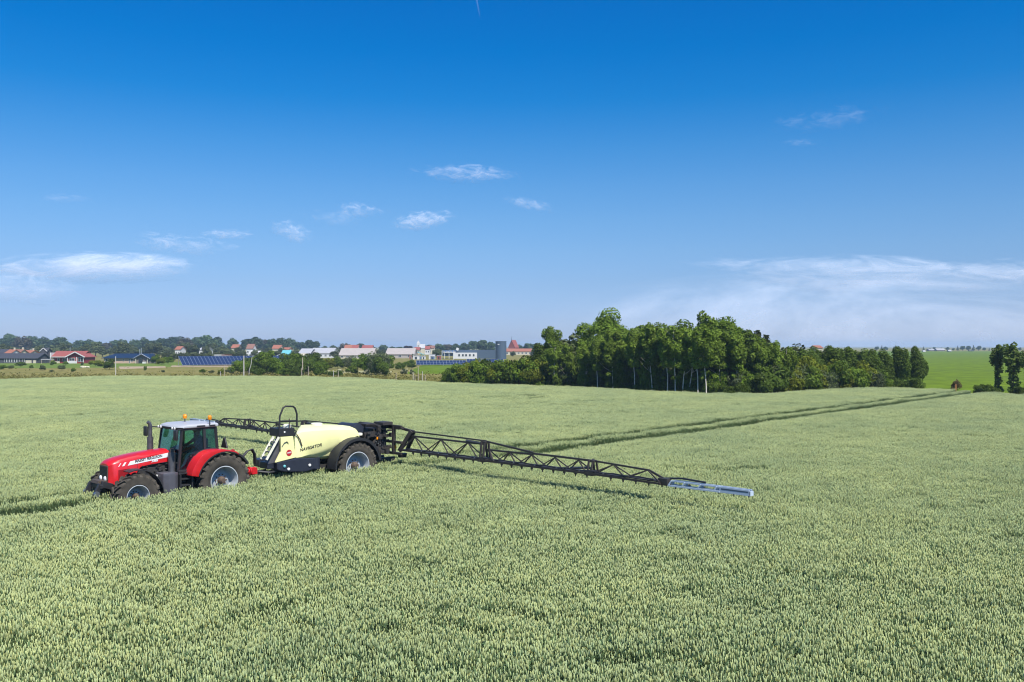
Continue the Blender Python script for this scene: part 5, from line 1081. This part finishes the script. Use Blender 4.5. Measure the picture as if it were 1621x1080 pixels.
    # spray line and nozzle bodies
    sb(MB().tube([(BX - .26, Y(1.4), 1.25), (BX - .26, Y(13.7), 1.24)], .016, 6), 'spray_line', M_steel, W)
    nm = MB(); nm.box((BX - .26, 0, 1.22), (.06, .07, .09)); nm.box((BX - .26, 0, 1.15), (.03, .035, .07)); nm.box((BX - .22, 0, 1.26), (.1, .03, .04)); n_ = sb(nm, 'nozzle', M_nozzle, W)
    first = True
    for i in range(31):
        yy = 1.5 + i * .5
        if 5.7 < yy < 6.1 or 10.8 < yy < 11.1: continue
        o = n_ if first else n_.copy()
        if not first: C.objects.link(o)
        first = False; o.parent = W; o.location = (0, Y(yy), .03 if yy > 14 else 0)
    ho = MB()
    for i in range(12):
        yy = 1.6 + i * 1.0; ho.tube([(BX + .2, Y(yy), 1.40), (BX + .2, Y(yy + .35), 1.435), (BX + .2, Y(yy + .9), 1.40)], .022, 6)
    sb(ho, 'boom_hose', M_hose, W)
    cy_ = MB(); cy_.tube([(BX, Y(4.9), 1.97), (BX, Y(5.7), 1.93)], .045, 8); cy_.tube([(BX, Y(10.0), 1.42), (BX, Y(10.85), 1.5)], .04, 8); sb(cy_, 'fold_cylinder', M_exh, W)
for s in (1, -1):
    W = empty('boom_wing', (0, 0, 0)); W.parent = SP; W.rotation_euler = (0 if s > 0 else -.012, 0, 0); lathe_truss(W, s)

# ------------------------------------------------------------------ clouds, vapour trail, haze
def cloud_mat(name, alpha, sx, sz, seed, thr=.42, tilt=0.):
    m = bpy.data.materials.new(name); m.use_nodes = True; nt = m.node_tree; nt.nodes.clear(); N = nt.nodes.new; L = nt.links.new
    out = N('ShaderNodeOutputMaterial'); tc = N('ShaderNodeTexCoord'); sep = N('ShaderNodeSeparateXYZ'); L(tc.outputs['Object'], sep.inputs[0])
    def M(op, a, b=None):
        q = N('ShaderNodeMath'); q.operation = op
        for i, v in enumerate((a, b)):
            if v is None: continue
            if isinstance(v, (int, float)): q.inputs[i].default_value = v
            else: L(v, q.inputs[i])
        return q.outputs[0]
    mp = N('ShaderNodeMapping'); mp.inputs['Scale'].default_value = (sx * 1.9, 1.2, sz * 1.35); mp.inputs['Location'].default_value = (seed * 3.7, seed * 1.3, seed); mp.inputs['Rotation'].default_value = (0, tilt, 0); L(tc.outputs['Object'], mp.inputs[0])
    n = N('ShaderNodeTexNoise'); n.inputs['Scale'].default_value = 1.0; n.inputs['Detail'].default_value = 9; n.inputs['Roughness'].default_value = .68; n.inputs['Distortion'].default_value = .6; L(mp.outputs[0], n.inputs['Vector'])
    r2 = M('ADD', M('POWER', M('ABSOLUTE', sep.outputs['X']), 2), M('POWER', M('ABSOLUTE', sep.outputs['Z']), 2))
    fall = M('MAXIMUM', M('SUBTRACT', 1, r2), 0)
    dens = M('SUBTRACT', M('ADD', n.outputs['Fac'], M('MULTIPLY', fall, .35)), thr + .22)
    mr = N('ShaderNodeMapRange'); mr.interpolation_type = 'SMOOTHSTEP'; mr.inputs['From Min'].default_value = 0; mr.inputs['From Max'].default_value = .62; L(dens, mr.inputs['Value'])
    geo = N('ShaderNodeNewGeometry'); alpha_f = M('MULTIPLY', M('SUBTRACT', 1, geo.outputs['Backfacing']), alpha)
    al = M('MULTIPLY', M('MULTIPLY', mr.outputs[0], M('MINIMUM', M('MULTIPLY', fall, 2.2), 1)), alpha_f)
    tr = N('ShaderNodeBsdfTransparent'); df = N('ShaderNodeBsdfDiffuse'); df.inputs[0].default_value = (.92, .94, 1, 1); tl = N('ShaderNodeBsdfTranslucent'); tl.inputs[0].default_value = (.92, .94, 1, 1)
    m1 = N('ShaderNodeMixShader'); m1.inputs[0].default_value = .2; L(df.outputs[0], m1.inputs[1]); L(tl.outputs[0], m1.inputs[2])
    ms = N('ShaderNodeMixShader'); nv = N('ShaderNodeCombineXYZ'); nv.inputs[0].default_value = .15; nv.inputs[1].default_value = -.79; nv.inputs[2].default_value = .59; L(al, ms.inputs[0]); L(tr.outputs[0], ms.inputs[1]); L(m1.outputs[0], ms.inputs[2]); L(ms.outputs[0], out.inputs[0])
    return m
def cloud(px0, px1, y0, y1, d, alpha, sx, sz, seed, lab, thr=.42, tilt=0., roll=0., name='cloud'):
    bm = bmesh.new(); bmesh.ops.create_uvsphere(bm, u_segments=40, v_segments=24, radius=1)
    me = bpy.data.meshes.new(name); bm.to_mesh(me); bm.free(); me.shade_smooth(); me.materials.append(cloud_mat('wisp_%d' % seed, alpha, sx, sz, seed, thr, tilt))
    o = link_mesh(name, me); mid, hw = (px0 + px1) / 2, (px1 - px0) * .62; px0, px1 = mid - hw, mid + hw; k = d / F_PX; o.location = P((px0 + px1) / 2, d, ZY((y0 + y1) / 2, d)); o.scale = ((px1 - px0) / 2 * k, (y1 - y0) * .2 * k, (y1 - y0) / 2 * k); o.rotation_euler = (0, roll, 0)
    return tag(o, lab, 'cloud', 'thin clouds low in the sky' if name == 'cloud' else None)
CL = [(0, 310, 396, 454, .7, 1.3, 1.1, 1, 'long flat white cloud low over the left houses', .30, .0), (190, 385, 366, 410, .42, 2.4, 1.6, 2, 'streaky white cloud above the long flat one', .42, .1), (315, 405, 360, 383, .5, 2, 1.4, 3, 'small bright wisp over the right end of the streaky cloud', .4, 0), (425, 502, 346, 390, .5, 1.8, 1.8, 4, 'small wisp sloping down to the right, above the tractor', .4, .35),
      (520, 615, 318, 350, .5, 2.2, 1.5, 5, 'small bright wisp left of the winged one', .4, .1), (622, 718, 330, 370, .62, 1.7, 1.7, 6, 'winged little cloud above the sprayer', .37, -.12), (655, 825, 256, 296, .5, 2.6, 1.5, 7, 'white wisp highest above the sprayer, in two patches', .38, .05), (795, 880, 312, 338, .3, 2.2, 1.6, 8, 'very faint wisp right of the winged little cloud', .4, .2),
      (1210, 1410, 165, 215, .14, 2.2, 1.5, 9, 'faint feather of cloud high on the right', .42, -.15), (1235, 1295, 218, 236, .12, 2.2, 1.6, 10, 'tiny faint wisp under the high feather', .4, 0), (1110, 1680, 400, 475, .42, 1.5, 1.2, 11, 'broad pale cloud bank low on the right', .34, .03), (880, 1760, 422, 690, .37, .6, .4, 12, 'thin veil of cloud on the right horizon', .25, 0), (1480, 1760, 405, 450, .4, 1.8, 1.3, 13, 'pale cloud end at the right picture edge', .38, -.05), (-90, 130, 425, 490, .3, 1.6, 1.2, 14, 'pinkish faint cloud at the left picture edge', .32, .05), (480, 580, 330, 365, .2, 2, 1.5, 15, 'faint smear under the small bright wisp', .4, .1), (60, 150, 305, 325, .15, 2, 1.5, 16, 'barely visible smear high on the left', .4, 0)]
for q in CL: cloud(q[0], q[1], q[2], q[3], 9000, min(.8, q[4] * (1.3 if q[4] < .5 else 1.1)), q[5], q[6], q[7], q[8], q[9], roll=q[10])
m_ = mat('vapour', (.8, .82, .88), 1); nt = m_.node_tree; tr_ = nt.nodes.new('ShaderNodeBsdfTransparent'); mx_ = nt.nodes.new('ShaderNodeMixShader'); mx_.inputs[0].default_value = .05
nt.links.new(tr_.outputs[0], mx_.inputs[1]); nt.links.new(nt.nodes['Principled BSDF'].outputs[0], mx_.inputs[2]); nt.links.new(mx_.outputs[0], nt.nodes['Material Output'].inputs[0])
a_, b_ = P(751, 9000, ZY(-20, 9000)), P(760, 9000, ZY(28, 9000))
o = MB().tube([a_ - b_, (a_ - b_) * .5, (0, 0, 0)], [9, 7, 1], 10).build('vapour_trail', m_); o.location = b_; tag(o, 'short faint vapour trail at the top of the sky', 'vapour trail')
HZ = 22.0
o = MB().bx(-3900, 3900, -400, 4100, -1.0, HZ).build('haze', bpy.data.materials.new('haze_air')); o['kind'] = 'stuff'; tag(o, 'thin bluish summer haze over the fields', 'haze')
hm = o.data.materials[0]; hm.use_nodes = True; nt = hm.node_tree; nt.nodes.clear(); out = nt.nodes.new('ShaderNodeOutputMaterial'); pv = nt.nodes.new('ShaderNodeVolumePrincipled')
pv.inputs['Color'].default_value = (.55, .78, 1, 1); pv.inputs['Density'].default_value = .00022; pv.inputs['Anisotropy'].default_value = 0
nt.links.new(pv.outputs[0], out.inputs['Volume'])
